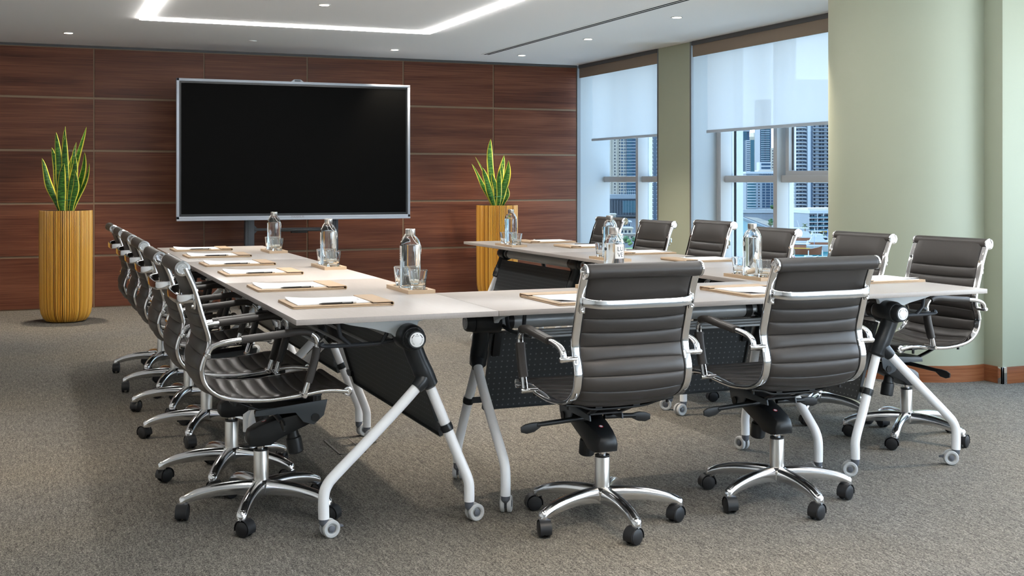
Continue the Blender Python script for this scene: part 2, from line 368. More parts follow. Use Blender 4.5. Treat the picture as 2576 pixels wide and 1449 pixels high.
# column, pilaster, skirting
CC, CRAD = (5.235, 6.021), .521
cm = MB(); cm.lathe([(CRAD, 0), (CRAD, ZC)], 72, T(*CC, 0))
struct('wall_column', cm, SAGE)
struct('wall_pilaster', MB().box(5.332, 6.35, 5.364, 5.62, 0, ZC), SAGE, bevel=.003)
def arc_skirt(a0, a1, r, z1, n=40):
    m = MB(); vs = []
    for i in range(n+1):
        a = R(a0+(a1-a0)*i/n)
        for rr, z in ((r, 0), (r+.012, 0), (r+.012, z1), (r, z1)): vs.append((CC[0]+rr*math.cos(a), CC[1]+rr*math.sin(a), z))
    m._skin(vs, n+1, 4); return m
struct('baseboard_column', arc_skirt(95, 279.5, CRAD-.002, .098), BASEW)
struct('baseboard_right', MB().box(5.320, 5.334, 5.385, 5.515, 0, .098), BASEW, bevel=.001)
struct('baseboard_front', MB().box(5.352, 6.35, 5.352, 5.366, 0, .098), BASEW, bevel=.001)
struct('trim_4', MB().box(5.318, 5.332, 5.350, 5.387, 0, .099).box(5.318, 5.354, 5.350, 5.364, 0, .099), CHROME, bevel=.001)
# rest of the room, behind and beside the camera: glazed end and side
struct('wall_left', MB().box(-2.82, -2.7, -3.6, 12, 0, ZC), PLAIN)
wf = MB().box(-2.7, 4.15, -3.72, -3.6, 0, ZC).box(4.15, 6.35, -3.72, -3.6, 0, .35).box(4.15, 6.35, -3.72, -3.6, 2.38, ZC)
struct('wall_front', wf, PLAIN)
wr = MB().box(6.1, 6.25, -3.6, 5.4, 0, .35).box(6.1, 6.25, -3.6, 5.4, 2.38, ZC)
for y in (-3.6, -1.4, .8, 3.0, 5.05): wr.box(6.1, 6.25, y, y+.3, .35, 2.38)
struct('wall_side', wr, PLAIN)
struct('window_3', MB().box(4.15, 6.1, -3.67, -3.66, .35, 2.38), PANEC)
for i, y in enumerate((-3.3, -1.1, 1.1, 3.3)):
    struct('window_%d' % (i+4), MB().box(6.17, 6.18, y, y+1.9 if y < 3 else 5.05, .35, 2.38), PANEC)

# ================================================================ ceiling fittings
lx0, lx1, ly0, ly1, lw = .813, 3.207, .4, 9.70, .058
lr = empty('linear_light', ((lx0+lx1)/2, (ly0+ly1)/2, ZC), 0, 'glowing white LED strip set into the ceiling as a rectangle', 'light'); cx, cy = (lx0+lx1)/2, (ly0+ly1)/2
zz = (-.014, 0)
for nm, bx in (('a', (lx0, lx1, ly1-lw, ly1)), ('b', (lx0, lx1, ly0, ly0+lw)), ('c', (lx0, lx0+lw, ly0+lw, ly1-lw)), ('d', (lx1-lw, lx1, ly0+lw, ly1-lw))):
    obj('led_strip', MB().box(bx[0]-cx, bx[1]-cx, bx[2]-cy, bx[3]-cy, *zz), LED, lr)
def downlight(x, y, label, lit=True):
    d = empty('downlight', (x, y, ZC), 0, label, 'downlight', 'round recessed ceiling downlights')
    obj('rim', MB().lathe([(.046, 0), (.046, -.004), (.036, -.004), (.036, .002)], 28), LAMPRIM, d)
    obj('lens', MB().lathe([(.036, -.0015), (.036, .004)], 28), LAMP if lit else LAMPRIM, d)
    if lit:
        l = bpy.data.lights.new('downlight_lamp', 'SPOT'); l.energy = 85; l.color = (1, .86, .70); l.spot_size = R(85); l.spot_blend = .8; l.shadow_soft_size = .05
        q = bpy.data.objects.new('downlight_lamp', l); link(q, d); q.location = (0, 0, -.02)
DL = [(.324, 10.89, 'above the cane planter away from the windows'), (1.99, 8.45, 'inside the LED rectangle, towards the screen'), (3.307, 11.085, 'between the screen and the planter by the windows'),
      (4.65, 11.085, 'by the corner of panelled wall and windows'), (4.67, 9.59, 'second from the panelled wall along the windows'), (4.69, 8.05, 'third from the panelled wall along the windows')]
for x, y, w_ in DL: downlight(x, y, 'lit round downlight ' + w_)
for y, w_ in ((6.66, 'tucked behind the round column'), (3.45, 'over the aisle before the round column'), (1.9, 'over the aisle, second one before the round column')): downlight(4.72, y, 'lit round downlight ' + w_)
for x, y, w_ in ((-.9, 5.6, 'over the aisle behind the row facing the windows'), (-.9, 2.2, 'over the aisle short of the row facing the windows'), (2.0, 5.6, 'inside the LED rectangle over the middle of the U'), (2.0, 2.2, 'inside the LED rectangle short of the tables')): downlight(x, y, 'lit round downlight ' + w_)
dn = empty('ceiling_sensor', (1.90, 10.866, ZC), 0, 'small unlit white ceiling disc above the screen', 'sensor')
obj('disc', MB().lathe([(.034, 0), (.034, -.004), (.028, -.008)], 24), WHITEP, dn); obj('rim', MB().lathe([(.038, 0), (.038, -.002)], 24), LAMPRIM, dn)
sd = empty('slot_diffuser', (4.29, 7.0, ZC), 0, 'long black double slot air diffuser in the ceiling', 'vent')
obj('frame', MB().box(-.055, -.030, -4.2, 4.16, -.0025, 0).box(-.012, .006, -4.2, 4.16, -.0025, 0).box(.026, .05, -4.2, 4.16, -.0025, 0), CEIL, sd)
for x in (-.021, .016): obj('slot', MB().box(x-.010, x+.010, -4.2, 4.15, -.004, 0), DARK, sd)

# ================================================================ office chair (forward +x, left +y)
PROF = [(-.292,.907),(-.262,.838),(-.236,.748),(-.214,.672),(-.216,.630),(-.231,.590),(-.236,.555),(-.222,.510),(-.182,.474),(-.120,.455),(-.013,.447),(.10,.456),(.19,.466),(.265,.459)]
def make_chair():
    root = empty('office_chair'); tag(root, 'x', 'chair', 'ribbed swivel chairs around the tables')
    path = smooth([(x, 0, z) for x, z in PROF], 10)
    # side frames
    sec = rrect(.0145, .0075, .0055)
    for s in (1, -1):
        fr = [(p.x, s*.207, p.z) for p in path]
        obj('side_frame', MB().sweep(fr, (0,1,0), sec), CHROME, root)
    # upholstery sheet
    P = path; arc = [0]
    for i in range(1, len(P)): arc.append(arc[-1] + (P[i]-P[i-1]).length)
    tot = arc[-1]
    def at(sv):
        for i in range(1, len(P)):
            if arc[i] >= sv: t = (sv-arc[i-1])/(arc[i]-arc[i-1]); return P[i-1].lerp(P[i], t)
        return P[-1]
    seams = [.022, .118]
    while seams[-1] + .050 < tot-.03: seams.append(seams[-1]+.0498)
    seams.append(tot-.012)
    split = min(seams, key=lambda q: abs(q-.53))
    def sheet(s0, s1):
        m = MB(); sv_ = [s0]
        for ka, kb in zip([s0]+[q for q in seams if s0 < q < s1], [q for q in seams if s0 < q < s1]+[s1]):
            sv_ += [ka+(kb-ka)*t for t in (.03, .09, .18, .32, .5, .68, .82, .91, .97, 1)]
        n = len(sv_)-1; ys = [-1, -.985, -.93, -.75, -.5, -.25, 0, .25, .5, .75, .93, .985, 1]; hw = .1925
        top = []; bot = []
        for i in range(n+1):
            sv = sv_[i]; p = at(sv); d = (at(min(tot, sv+.004))-at(max(0, sv-.004))).normalized(); nn = Vector((-d.z, 0, d.x))
            k = max(j for j, q in enumerate(seams) if q <= sv+1e-5) if sv >= seams[0] else 0; a, c = seams[k], seams[min(k+1, len(seams)-1)]
            u = 0 if c <= a else min(1, max(0, (sv-a)/(c-a)))
            puff = .0028 + .0105*max(0, math.sin(math.pi*u))**.5
            if sv > .56: puff = .0028 + (puff-.0028)*.75
            if k == 0: puff = .0028 + .0125*max(0, math.cos(math.pi*.5*u**1.6))**.5
            for y in ys:
                ed = 1-max(0, (abs(y)-.90)/.10)**2; th = .0035+(puff-.0035)*ed
                sag = -.016*(1-y*y)*min(1, sv/.15, (tot-sv)/.10)
                top.append(p + nn*(sag+th+.002) + Vector((0, y*hw, 0))); bot.append(p + nn*(sag-th*.8) + Vector((0, y*hw, 0)))
        w = len(ys); b0 = len(top); fs = []
        for i in range(n):
            for j in range(w-1):
                fs.append((i*w+j, i*w+j+1, (i+1)*w+j+1, (i+1)*w+j)); fs.append((b0+i*w+j+1, b0+i*w+j, b0+(i+1)*w+j, b0+(i+1)*w+j+1))
            for j in (0, w-1): fs.append((i*w+j, (i+1)*w+j, b0+(i+1)*w+j, b0+i*w+j))
        for i in (0, n): fs += [(i*w+j, i*w+j+1, b0+i*w+j+1, b0+i*w+j) for j in range(w-1)]
        m.add(top+bot, fs); return m
    obj('backrest', sheet(.004, split), LEATHER, root, ang=60)
    obj('seat', sheet(split, tot-.004), LEATHER, root, ang=60)
    for s in (1, -1): obj('piping', MB().sweep([(p.x, s*.1935, p.z) for p in path], (0,1,0), rrect(.004, .0065, .003)), LEATHER_EDGE, root)
    # top and front rolls with chrome end caps
    for nm, (x, z), r in (('top_roll', PROF[0], .0255), ('front_roll', PROF[-1], .0165)):
        xo = x-.008 if nm == 'top_roll' else x; ys = [-.211, -.208, -.2, -.1, 0, .1, .2, .208, .211]; rr = [r*.86, r*.97, r, r*.99, r*.985, r*.99, r, r*.97, r*.86]
        o = obj(nm, MB().tube([(xo, y, z) for y in ys], rr, 20), LEATHER, root, ang=50)
        for s in (1, -1):
            obj('end_cap', MB().lathe([(r*.96, 0), (r*1.02, .003), (r*1.0, .008), (r*.72, .009), (r*.68, .006), (r*.42, .006), (r*.40, .0085), (r*.18, .0085), (r*.15, .005)], 24, T(xo, s*.210, z) @ RX(R(-90*s))), CHROME, o)
    # back brace, bowed to the rear, with bolts
    x0, z0 = -.250, .800
    bp_ = smooth([(x0-.004, -.204, z0+.006), (x0-.030, -.196, z0+.004), (x0-.052, -.165, z0), (x0-.058, -.11, z0-.002), (x0-.060, 0, z0-.002), (x0-.058, .11, z0-.002), (x0-.052, .165, z0), (x0-.030, .196, z0+.004), (x0-.004, .204, z0+.006)], 5)
    br = obj('back_brace', MB().sweep(bp_, (0,0,1), rrect(.0155, .0055, .0045)), CHROME, root)
    for s in (1, -1):
        for dz in (.028, -.022):
            obj('bolt', MB().lathe([(.0075, 0), (.0075, .004), (.005, .006), (.002, .005)], 14, T(x0+dz*.3-.007, s*.204, z0+dz) @ RY(R(-90))), CHROME, br)
        obj('brace_plate', MB().box(x0-.014, x0-.006, s*.204-.010, s*.204+.010, z0-.032, z0+.038), CHROME, br, .003)
    # arms
    AP = smooth([(-.222, .615), (-.214, .638), (-.190, .652), (-.150, .660), (-.10, .665), (.01, .675), (.085, .682), (.125, .674), (.146, .648), (.142, .60), (.128, .545), (.110, .49), (.102, .462)], 6)
    for s in (1, -1):
        y = s*.252
        arm = obj('armrest', MB().sweep([(p.x, y, p.y) for p in AP], (0,1,0), rrect(.0115, .0085, .007)), CHROME, root)
        i0 = next(i for i, p in enumerate(AP) if p.x > -.115); i1 = next(i for i, p in enumerate(AP) if p.x > .128)
        j0 = next(i for i, p in enumerate(AP) if i > i1 and p.y < .628); j1 = next(i for i, p in enumerate(AP) if i > j0 and p.y < .50)
        obj('arm_pad', MB().sweep([(p.x, y, p.y) for p in AP[i0:i1]], (0,1,0), rrect(.0175, .0125, .010)), LEATHER, arm)
        obj('arm_sleeve', MB().sweep([(p.x, y, p.y) for p in AP[j0:j1]], (0,1,0), rrect(.0165, .0125, .008)), LEATHER, arm)
        obj('zip', MB().sweep([(p.x+.001, y-s*.0165, p.y) for p in AP[j0:j1+1]], (0,1,0), rrect(.002, .003, .001)), BLACK, arm)
        for x, z in ((-.222, .615), (.102, .462)):
            obj('stud', MB().tube([(x, s*.205, z), (x, s*.262, z), (x, s*.268, z)], [.0085, .0105, .007], 16), CHROME, arm)
    # tilt mechanism
    mk = MB(); vs = []
    for x, zb, zt_, w0, w1 in ((-.054, .268, .290, .022, .018), (-.046, .255, .306, .036, .030), (-.02, .250, .321, .041, .034), (.03, .254, .338, .043, .040), (.06, .274, .346, .044, .044), (.12, .300, .358, .046, .054), (.195, .330, .374, .044, .056), (.208, .342, .372, .040, .052)):
        vs += [(x, -w0, zb), (x, -w0*1.05, (zb+zt_)/2), (x, -w1, zt_), (x, 0, zt_+.002), (x, w1, zt_), (x, w0*1.05, (zb+zt_)/2), (x, w0, zb)]
    mk._skin(vs, 8, 7); mech = obj('tilt_mechanism', mk, BLACK, root, .003)
    obj('tilt_bracket', MB().prism([(-.035,.364),(-.030,.384),(.228,.408),(.215,.352),(.178,.320),(.14,.332),(.112,.368)], 'y', -.066, -.060).prism([(-.035,.364),(-.030,.384),(.228,.408),(.215,.352),(.178,.320),(.14,.332),(.112,.368)], 'y', .060, .066), SLATE, mech, .001)
    obj('pivot', MB().cyl((.183, -.071, .346), (.183, .071, .346), .015, n=18), BLACK, mech)
    obj('tension_knob', MB().lathe([(.020, .108), (.022, .070), (.024, .060), (.0275, .056), (.029, .048), (.0285, .004), (.025, 0)], 26, T(.128, 0, .211) @ RY(R(-11))), BLACK, mech, ang=25)
    obj('seat_support', MB().sweep(smooth([(-.125, -.205, .448), (-.12, -.15, .440), (-.105, -.10, .424), (-.10, 0, .420), (-.105, .10, .424), (-.12, .15, .440), (-.125, .205, .448)], 4), (1,0,0), rrect(.017, .004, .003)).sweep([(.16, -.20, .452), (.16, -.14, .442), (.16, .14, .442), (.16, .20, .452)], (1,0,0), rrect(.016, .004, .003)).box(-.12, .19, -.085, -.060, .426, .432).box(-.12, .19, .060, .085, .426, .432).box(.175, .205, -.064, .064, .396, .440).box(-.03, .20, -.062, .062, .384, .390).sweep([(-.105, -.072, .424), (-.06, -.066, .404), (-.02, -.058, .388)], (0,1,0), rrect(.012, .003, .002)).sweep([(-.105, .072, .424), (-.06, .066, .404), (-.02, .058, .388)], (0,1,0), rrect(.012, .003, .002)), BLACK, mech)
    for sx_ in (-.125, .16):
        for s in (1, -1): obj('support_bolt', MB().cyl((sx_, s*.190, .430), (sx_, s*.190, .448), .006, n=10), BLACK, mech)
    for s, ye, ze in ((1, .292, .342), (-1, .214, .350)):
        yp = ye-.060
        lv = obj('lever', MB().tube([(.045, s*.03, .360), (.045, s*.08, .359), (.045, s*yp, (.359+ze)/2)], [.0095, .0095, .0085], 12), BLACK, mech)
        obj('paddle', MB().sweep([(.045, s*(yp-.010), (.359+ze)/2), (.045, s*(yp+.014), ze+.001), (.044, s*(yp+.042), ze-.003), (.043, s*ye, ze-.004)], (1,0,0), rrect(.0055, .017, .004), [(1,.55),(1,1),(.9,1),(.6,.55)]), BLACK, lv)
    st = obj('sticker', MB().lathe([(.0085, 0), (.0085, .0006)], 20, T(.010, 0, .3335) @ RY(R(-18))), RED, mech)
    obj('sticker_face', MB().lathe([(.0058, .0006), (.0058, .0009)], 16, T(.010, 0, .3335) @ RY(R(-18))), PAPER, st)
    # gas lift
    col = obj('gas_column', MB().lathe([(.0265, .085), (.0265, .228), (.0245, .232)], 28), STEEL, root)
    obj('collar', MB().lathe([(.0258, .228), (.0255, .237), (.016, .237)], 24), BLACK, col); obj('piston', MB().lathe([(.0135, .230), (.0135, .262)], 20), CHROME, col)
    # five-star base
    hub = obj('base_hub', MB().lathe([(.026, .068), (.030, .074), (.040, .085), (.041, .112), (.033, .124), (.029, .126)], 28), ALU, root)
    leg = mesh('base_leg', MB().sweep(smooth([(.020, 0, .100), (.08, 0, .103), (.15, 0, .100), (.213, 0, .090), (.250, 0, .079), (.2685, 0, .0685), (.271, 0, .0545)], 5), (0,1,0), [(.80,1),(-.80,1),(-.98,.5),(-1,-.1),(-.86,-.6),(-.5,-.92),(0,-1),(.5,-.92),(.86,-.6),(1,-.1),(.98,.5)],
               [(.0225*(1-.22*t), .0265-.014*min(1, t*1.15)+(.004*max(0, t-.7)/.3)) for t in [i/30 for i in range(31)]]), ALU, 0, 45)
    tip = mesh('leg_tip', MB().lathe([(.0165, .0545), (.0185, .058), (.0185, .066), (.0165, .076), (.011, .083), (.003, .086)], 22), ALU)
    hood = mesh('caster', MB().add(*arc_hood()), CASTER, 0, 40)
    wheel = mesh('wheel', MB().lathe([(.0265, -.0065), (.0282, -.004), (.0282, .001), (.0255, .0055), (.018, .0082), (.008, .0094), (.001, .0096)], 30, RX(R(-90))), CASTER, 0, 30)
    root['_cast'] = 1
    for k in range(5):
        a = R(72*k)
        o = bpy.data.objects.new('base_leg', leg); link(o, root); o.rotation_euler = (0, 0, a)
        q = bpy.data.objects.new('leg_tip', tip); link(q, o); q.location = (.268, 0, 0)
        c = bpy.data.objects.new('caster', hood); link(c, root); c.location = (.270*math.cos(a), .270*math.sin(a), 0)
        for s in (1, -1):
            wv = bpy.data.objects.new('wheel', wheel); link(wv, c); wv.location = (.014, s*.0135, .0283)
            if s < 0: wv.rotation_euler = (0, 0, R(180))
    return root
def arc_hood():
    m = MB(); n = 12; vs = []
    for i in range(n+1):
        a = R(-25 + 220*i/n)
        for y, r in ((-.0195, .0300), (-.0195, .0318), (.0195, .0318), (.0195, .0300), (.006, .0290), (.006, .006), (-.006, .006), (-.006, .0290)): vs.append((.014+r*math.cos(a), y, .0283+r*math.sin(a)))
    m._skin(vs, n+1, 8); m.tube([(0, 0, .036), (0, 0, .058)], [.0165, .0155], 16); return m.v, m.f
CH = make_chair(); del CH['_cast']
ORD = ['nearest the screen', 'second from the screen', 'third from the screen', 'fourth from the screen', 'fifth from the screen', 'farthest from the screen']
_first = [CH]
def put_chair(x, y, face, star, label, dz=0, cast=None):
    o = _first.pop() if _first else clone(CH)
    o.location = (x, y, 0); o.rotation_euler = (0, 0, R(face)); o['label'] = label
    rng = random.Random(label)
    for ch in o.children:
        nm = ch.name.split('.')[0]
        if nm == 'base_leg':
            k = round(math.degrees(ch.rotation_euler.z)/72) % 5; ch.rotation_euler.z = R(star-face+72*k)
        elif nm == 'caster':
            k = round(math.degrees(math.atan2(ch.location.y, ch.location.x))/72) % 5; a = R(star-face+72*k)
            ch.location = (.270*math.cos(a), .270*math.sin(a), 0)
            ch.rotation_euler.z = R(cast[k]-face) if cast else R(rng.uniform(0, 360))
        elif nm not in ('base_hub', 'gas_column') and dz: ch.location.z += dz
    return o
LCH = [(.783, 7.76), (.783, 7.03), (.782, 6.385), (.780, 5.71), (.762, 4.85), (.778, 4.285)]
RCH = [(3.69, 7.80, 180), (3.67, 7.06, 181), (3.67, 6.35, 180), (3.67, 5.70, 180), (3.73, 4.99, 182), (3.79, 4.40, 186)]
for i in (5, 4, 3, 2, 1, 0):
    x, y = LCH[i]
    put_chair(x, y, 0, 30, 'ribbed dark swivel chair, %s in the row facing the windows' % ORD[i], cast=None if i < 5 else [-60, 200, 250, -50, -40])
put_chair(1.872, 3.730, 90, 52, 'ribbed dark leather swivel chair facing the screen, beside the row facing the windows', cast=[80, 170, 260, 200, 200])
put_chair(2.612, 3.742, 90, 52, 'ribbed dark leather swivel chair facing the screen, on the side nearer the round column', cast=[80, 170, 260, 200, 200])
for i, (x, y, a) in enumerate(RCH):
    put_chair(x, y, a, 3, 'ribbed dark swivel chair, %s, in the row backing onto the windows' % ORD[i], .02 if i == 2 else 0)

# ================================================================ flip-top table (length along x, user side -y)
TL, TW, TZ = .749, .3565, .745
def make_table():
    root = empty('flip_top_table'); tag(root, 'x', 'table', 'folding tables set in a U')
    obj('tabletop', MB().box(-TL, TL, -TW, TW, TZ-.019, TZ), LAM, root, .0012)
    HYc, HZ = .066, .655
    for s in (1, -1):
        def X(v): return s*v
        br = obj('bracket', MB().prism([(-.228,.7265),(.168,.7265),(.152,.716),(.105,.706),(.100,.690),(.098,.640),(.075,.618),(.045,.622),(.030,.645),(.005,.666),(-.06,.686),(-.14,.702)], 'x', *sorted((X(.600), X(.622)))), BRACKET, root, .004)
        hubo = obj('hub', MB().tube([(X(.585), HYc, HZ), (X(.622), HYc, HZ), (X(.672), HYc, HZ), (X(.690), HYc, HZ)], [.047, .047, .046, .040], 28), BLACKG, root, .003)
        kv = []
        kn = MB(); n = 48; rows = [(.688, .036), (.692, .0375), (.716, .0345), (.722, .030)]
        vs = [(X(xx), HYc + (r*(1 - (.035 if (i % 4) == 0 and 0 < k < 3 else 0)))*math.cos(2*math.pi*i/n), HZ + (r*(1-(.035 if (i % 4) == 0 and 0 < k < 3 else 0)))*math.sin(2*math.pi*i/n)) for k, (xx, r) in enumerate(rows) for i in range(n)]
        kn._skin(vs, 4, n)
        knob = obj('knob', kn, BLACKG, hubo)
        disc = obj('knob_disc', MB().lathe([(.0255, 0), (.0255, .0016), (.0245, .0022)], 36, T(X(.7215), HYc, HZ) @ RZ(R(0 if s > 0 else 180)) @ RY(R(90))), WHITEP, knob)
        # lettering on the disc: seen from outside
        M0 = T(X(.7215)+s*.0024, HYc, HZ) @ RZ(R(90 if s > 0 else -90)) @ RX(R(90))
        lt = MB()
        tri = lambda M: lt.add([(-.0022, -.0016, 0), (.0022, -.0016, 0), (0, .0022, 0)], [(0, 1, 2)], M)
        tri(M0 @ T(0, .0185, 0)); a = text_mb('LOCK', .0058, 0); lt.add(a.v, a.f, M0 @ T(0, .0128, 0))
        for sg in (1, -1):
            ar = []
            for i in range(9):
                t = R(90 - sg*(32 + 4.2*i)); w_ = .0012
                ar += [((.0195-w_)*math.cos(t), (.0195-w_)*math.sin(t), 0), ((.0195+w_)*math.cos(t), (.0195+w_)*math.sin(t), 0)]
            lt.add(ar, [(2*i, 2*i+1, 2*i+3, 2*i+2) for i in range(8)], M0)
            tri(M0 @ RZ(-sg*R(70)) @ T(0, .0195, 0) @ RZ(-sg*R(90)))
            for i, ch_ in enumerate('UNLOCK' if sg > 0 else 'KCOLNU'):
                c_ = text_mb(ch_, .0056, 0); th = -sg*R(84 + 12*i)
                lt.add(c_.v, c_.f, M0 @ RZ(th) @ T(0, .0185, 0))
        obj('lettering', lt, INKB, knob)
        # cast stem, legs
        stem = obj('stem', MB().tube(smooth([(X(.652), .066, .640), (X(.650), .085, .590), (X(.648), .108, .540), (X(.645), .128, .497), (X(.644), .137, .476)], 4), [.034]*4+[.0335]*4+[.0345]*4+[.0335]*3+[.028, .024], 20), BLACKG, root)
        obj('stem_branch', MB().tube([(X(.648), .118, .520), (X(.660), .100, .496), (X(.664), .080, .478)], [.030, .027, .0225], 18), BLACKG, stem)
        lin = smooth([(X(.644), .132, .492), (X(.655), .175, .385), (X(.668), .225, .255), (X(.674), .256, .180), (X(.678), .270, .140), (X(.68), .272, .110), (X(.68), .272, .070)], 4)
        obj('leg', MB().tube(lin, .0185, 18), WHITEP, root)
        lou = smooth([(X(.662), .098, .496), (X(.670), .020, .420), (X(.676), -.10, .308), (X(.680), -.205, .212), (X(.681), -.236, .178), (X(.682), -.249, .140), (X(.682), -.249, .065)], 4)
        obj('leg', MB().tube(lou, .0185, 18), WHITEP, root)
        for (cx_, cy_, za, brake) in ((X(.68), .272, .072, 0), (X(.682), -.249, .068, 1)):
            ca = obj('caster', MB().tube([(0, 0, za), (0, 0, .052), (.006, 0, .042)], [.0165, .016, .012], 16).box(.004, .026, -.005, .005, .018, .046), CAST_DARK, root)
            ca.location = (cx_, cy_, 0); ca.rotation_euler = (0, 0, R(100 if s > 0 else 60))
            for sg in (1, -1):
                wo_ = obj('wheel', MB().lathe([(.016, .000), (.016, .004), (.0205, .0075), (.0275, .0075), (.0305, .003), (.0305, -.006), (.028, -.008), (.01, -.008)], 30, T(.022, sg*.013, .0306) @ RX(R(-90*sg))), CAST_GREY, ca, ang=30)
                obj('hubcap', MB().lathe([(.0115, .003), (.0115, .0065), (.010, .0075)], 20, T(.022, sg*.013, .0306) @ RX(R(-90*sg))), CAST_DARK, wo_)
            if brake: obj('brake', MB().prism([(.045,.042),(.068,.036),(.070,.030),(.05,.030)], 'y', -.008, .008), CAST_DARK, ca, .001)
        # clamps for the modesty panel
        cl = obj('clamp', MB().tube([(X(.660), .189, .346), (X(.661), .194, .334), (X(.662), .199, .322)], [.0215, .0225, .0215], 18).box(*sorted((X(.59), X(.655))), .172, .186, .322, .346), BLACKG, root, 0)
        obj('panel_bracket', MB().box(*sorted((X(.560), X(.592))), -.006, .006, -.05, .05, T(0, .105, .560) @ RX(R(17))), BLACK, root, .002)
    obj('beam', MB().lathe([(.031, -.585), (.031, .585)], 28, T(0, HYc, HZ) @ RY(R(90))), BEAM, root)
    for s in (.545, -.545): obj('beam_ring', MB().lathe([(.0335, s-.015), (.0335, s+.015)], 28, T(0, HYc, HZ) @ RY(R(90))), BLACK, root)
    rk = MB()
    for y in (-.225, -.14, -.06): rk.cyl((-.57, y, .628), (.57, y, .628), .0055, n=10)
    obj('rack', rk, BEAM, root)
    for s in (1, -1):
        obj('rack_bracket', MB().tube(smooth([(s*.575, .04, .640), (s*.575, -.03, .630), (s*.575, -.15, .628), (s*.575, -.215, .629), (s*.578, -.236, .634), (s*.575, -.225, .640)], 4), .0075, 10).tube([(s*.575, -.13, .629), (s*.575, -.165, .660), (s*.575, -.178, .726)], .0075, 10).tube([(s*.575, -.02, .629), (s*.575, .0, .66), (s*.575, .005, .70)], .0075, 10), RACKM, root)
    mp_ = obj('modesty_panel', MB().box(-.60, .60, -.0015, .0015, -.165, .165).box(-.60, .60, -.012, .0015, -.168, -.164).box(-.60, .60, -.016, .0015, .163, .167).box(-.603, -.598, -.012, .0015, -.165, .165).box(.598, .603, -.012, .0015, -.165, .165), PANELM, root)
    mp_.location = (0, .152, .452); mp_.rotation_euler = (R(17), 0, 0)
    return root
TB = make_table()
TOX, TOY, TWX, TLN = .8115, 3.8445, .7148, 1.5
tabs = []
def put_table(x, y, rz, label):
    o = TB if not tabs else clone(TB)
    o.location = (x, y, 0); o.rotation_euler = (0, 0, R(rz)); o['label'] = label; tabs.append(o)
LXc, RXc = TOX+TWX/2, TOX+TWX*1.5+TLN
T3 = ['nearest the screen', 'in the middle', 'farthest from the screen']
for k in range(3):
    put_table(LXc, TOY+.75+1.5*(2-k), -90, 'taupe-topped flip table %s, in the row away from the windows' % T3[k])
for k in range(3):
    put_table(RXc, TOY+.75+1.5*(2-k), 90, 'taupe-topped flip table %s, in the row beside the windows' % T3[k])
put_table(TOX+TWX+.75, TOY+TWX/2, 0, 'taupe-topped flip table lying crosswise and joining the two rows')

# ================================================================ folders, notepads, pens  (user side -y, flap at +y)
def make_folder():
    f = empty('folder'); tag(f, 'x', 'folder', 'tan writing folders on the tables')
    sec = rrect(.142, .184, .012, 3)
    obj('back_cover', MB().prism(sec, 'z', 0, .0045), FOLDER, f, .0012, seg=1)
    obj('front_cover', MB().prism([(x*.995, y*.985-.002) for x, y in sec], 'z', .0055, .0098), FOLDER, f, .0012, seg=1)
    obj('flap', MB().box(-.141, .141, .108, .182, .0128, .0162), FOLDER, f, .0012, seg=1)
    obj('flap_strip', MB().box(-.139, .139, .112, .122, .0098, .0128), LEATHER_EDGE, f)
    sp = MB(); vs = []
    n = 10
    for xx in (-.142, .142):
        for r in (.0083, .0055):
            vs += [(xx, .180+r*math.cos(R(-90+180*i/n)), .0081+r*math.sin(R(-90+180*i/n))) for i in range(n+1)]
    m = n+1; fs = []
    for i in range(n): fs += [(i, i+1, 2*m+i+1, 2*m+i), (m+i, 3*m+i, 3*m+i+1, m+i+1), (i, m+i, m+i+1, i+1), (2*m+i, 2*m+i+1, 3*m+i+1, 3*m+i)]
    fs += [(0, 2*m, 3*m, m), (n, m+n, 3*m+n, 2*m+n)]
    sp.add(vs, fs); obj('spine', sp, FOLDER, f)
    return f
def make_pad():
    p = empty('notepad'); tag(p, 'x', 'notepad', 'white notepads in the folders')
    obj('sheets', MB().box(-.119, .108, -.160, .128, .0097, .0122), PAPER, p)
    m = MB(); n = 10; vs = []
    for j in range(n+1):
        for i in range(n+1):
            x = -.1195+.228*i/n; y = -.161+.288*j/n
            u = max(0, (.0 - x)/.12)*max(0, (-.02-y)/.14); vs.append((x, y, .0127+.008*u*u))
    m.add(vs, [(j*(n+1)+i, j*(n+1)+i+1, (j+1)*(n+1)+i+1, (j+1)*(n+1)+i) for j in range(n) for i in range(n)])
    top = obj('top_sheet', m, PAPER, p)
    obj('letterhead', MB().box(-.022, .010, .088, .0925, .0128, .0129), INK, top)
    return p
def make_pen():
    p = empty('pen'); tag(p, 'x', 'pen', 'pens lying on the folders')
    obj('barrel', MB().tube([(.116, -.085, .0138), (.116, -.072, .0138), (.116, .02, .0138), (.116, .04, .0138)], [.001, .0036, .004, .004], 12), PENB, p)
    obj('clip', MB().box(.1195, .1205, .0, .034, .0150, .0165), STEEL, p); obj('cap', MB().cyl((.116, .04, .0138), (.116, .052, .0138), .0034), STEEL, p)
    return p
FO, PA, PE = make_folder(), make_pad(), make_pen()
_u = [True]
def put_set(x, y, rz, where, pen=True):
    for src, lab in ((FO, 'tan leatherette folder lying open %s'), (PA, 'white notepad in the folder %s'), (PE, 'slim black pen beside the notepad %s')):
        if src is PE and not pen: continue
        o = src if _u[0] else clone(src)
        o.location = (x, y, TZ); o.rotation_euler = (0, 0, R(rz)); o['label'] = lab % where
    _u[0] = False
LF = [7.97, 7.26, 6.52, 5.83, 4.99, 4.30]; 
for i, y in enumerate(LF): put_set(1.051, y, -90, 'before the chair %s facing the windows' % ORD[i].replace(' the screen', ' screen'))
put_set(1.925, 4.087, 0, 'before the screen-facing chair next to the row facing windows')
put_set(2.74, 4.085, 0, 'before the screen-facing chair nearer the column')
RF = [8.03, 7.34, 6.57, 5.84, 5.06, 4.36]
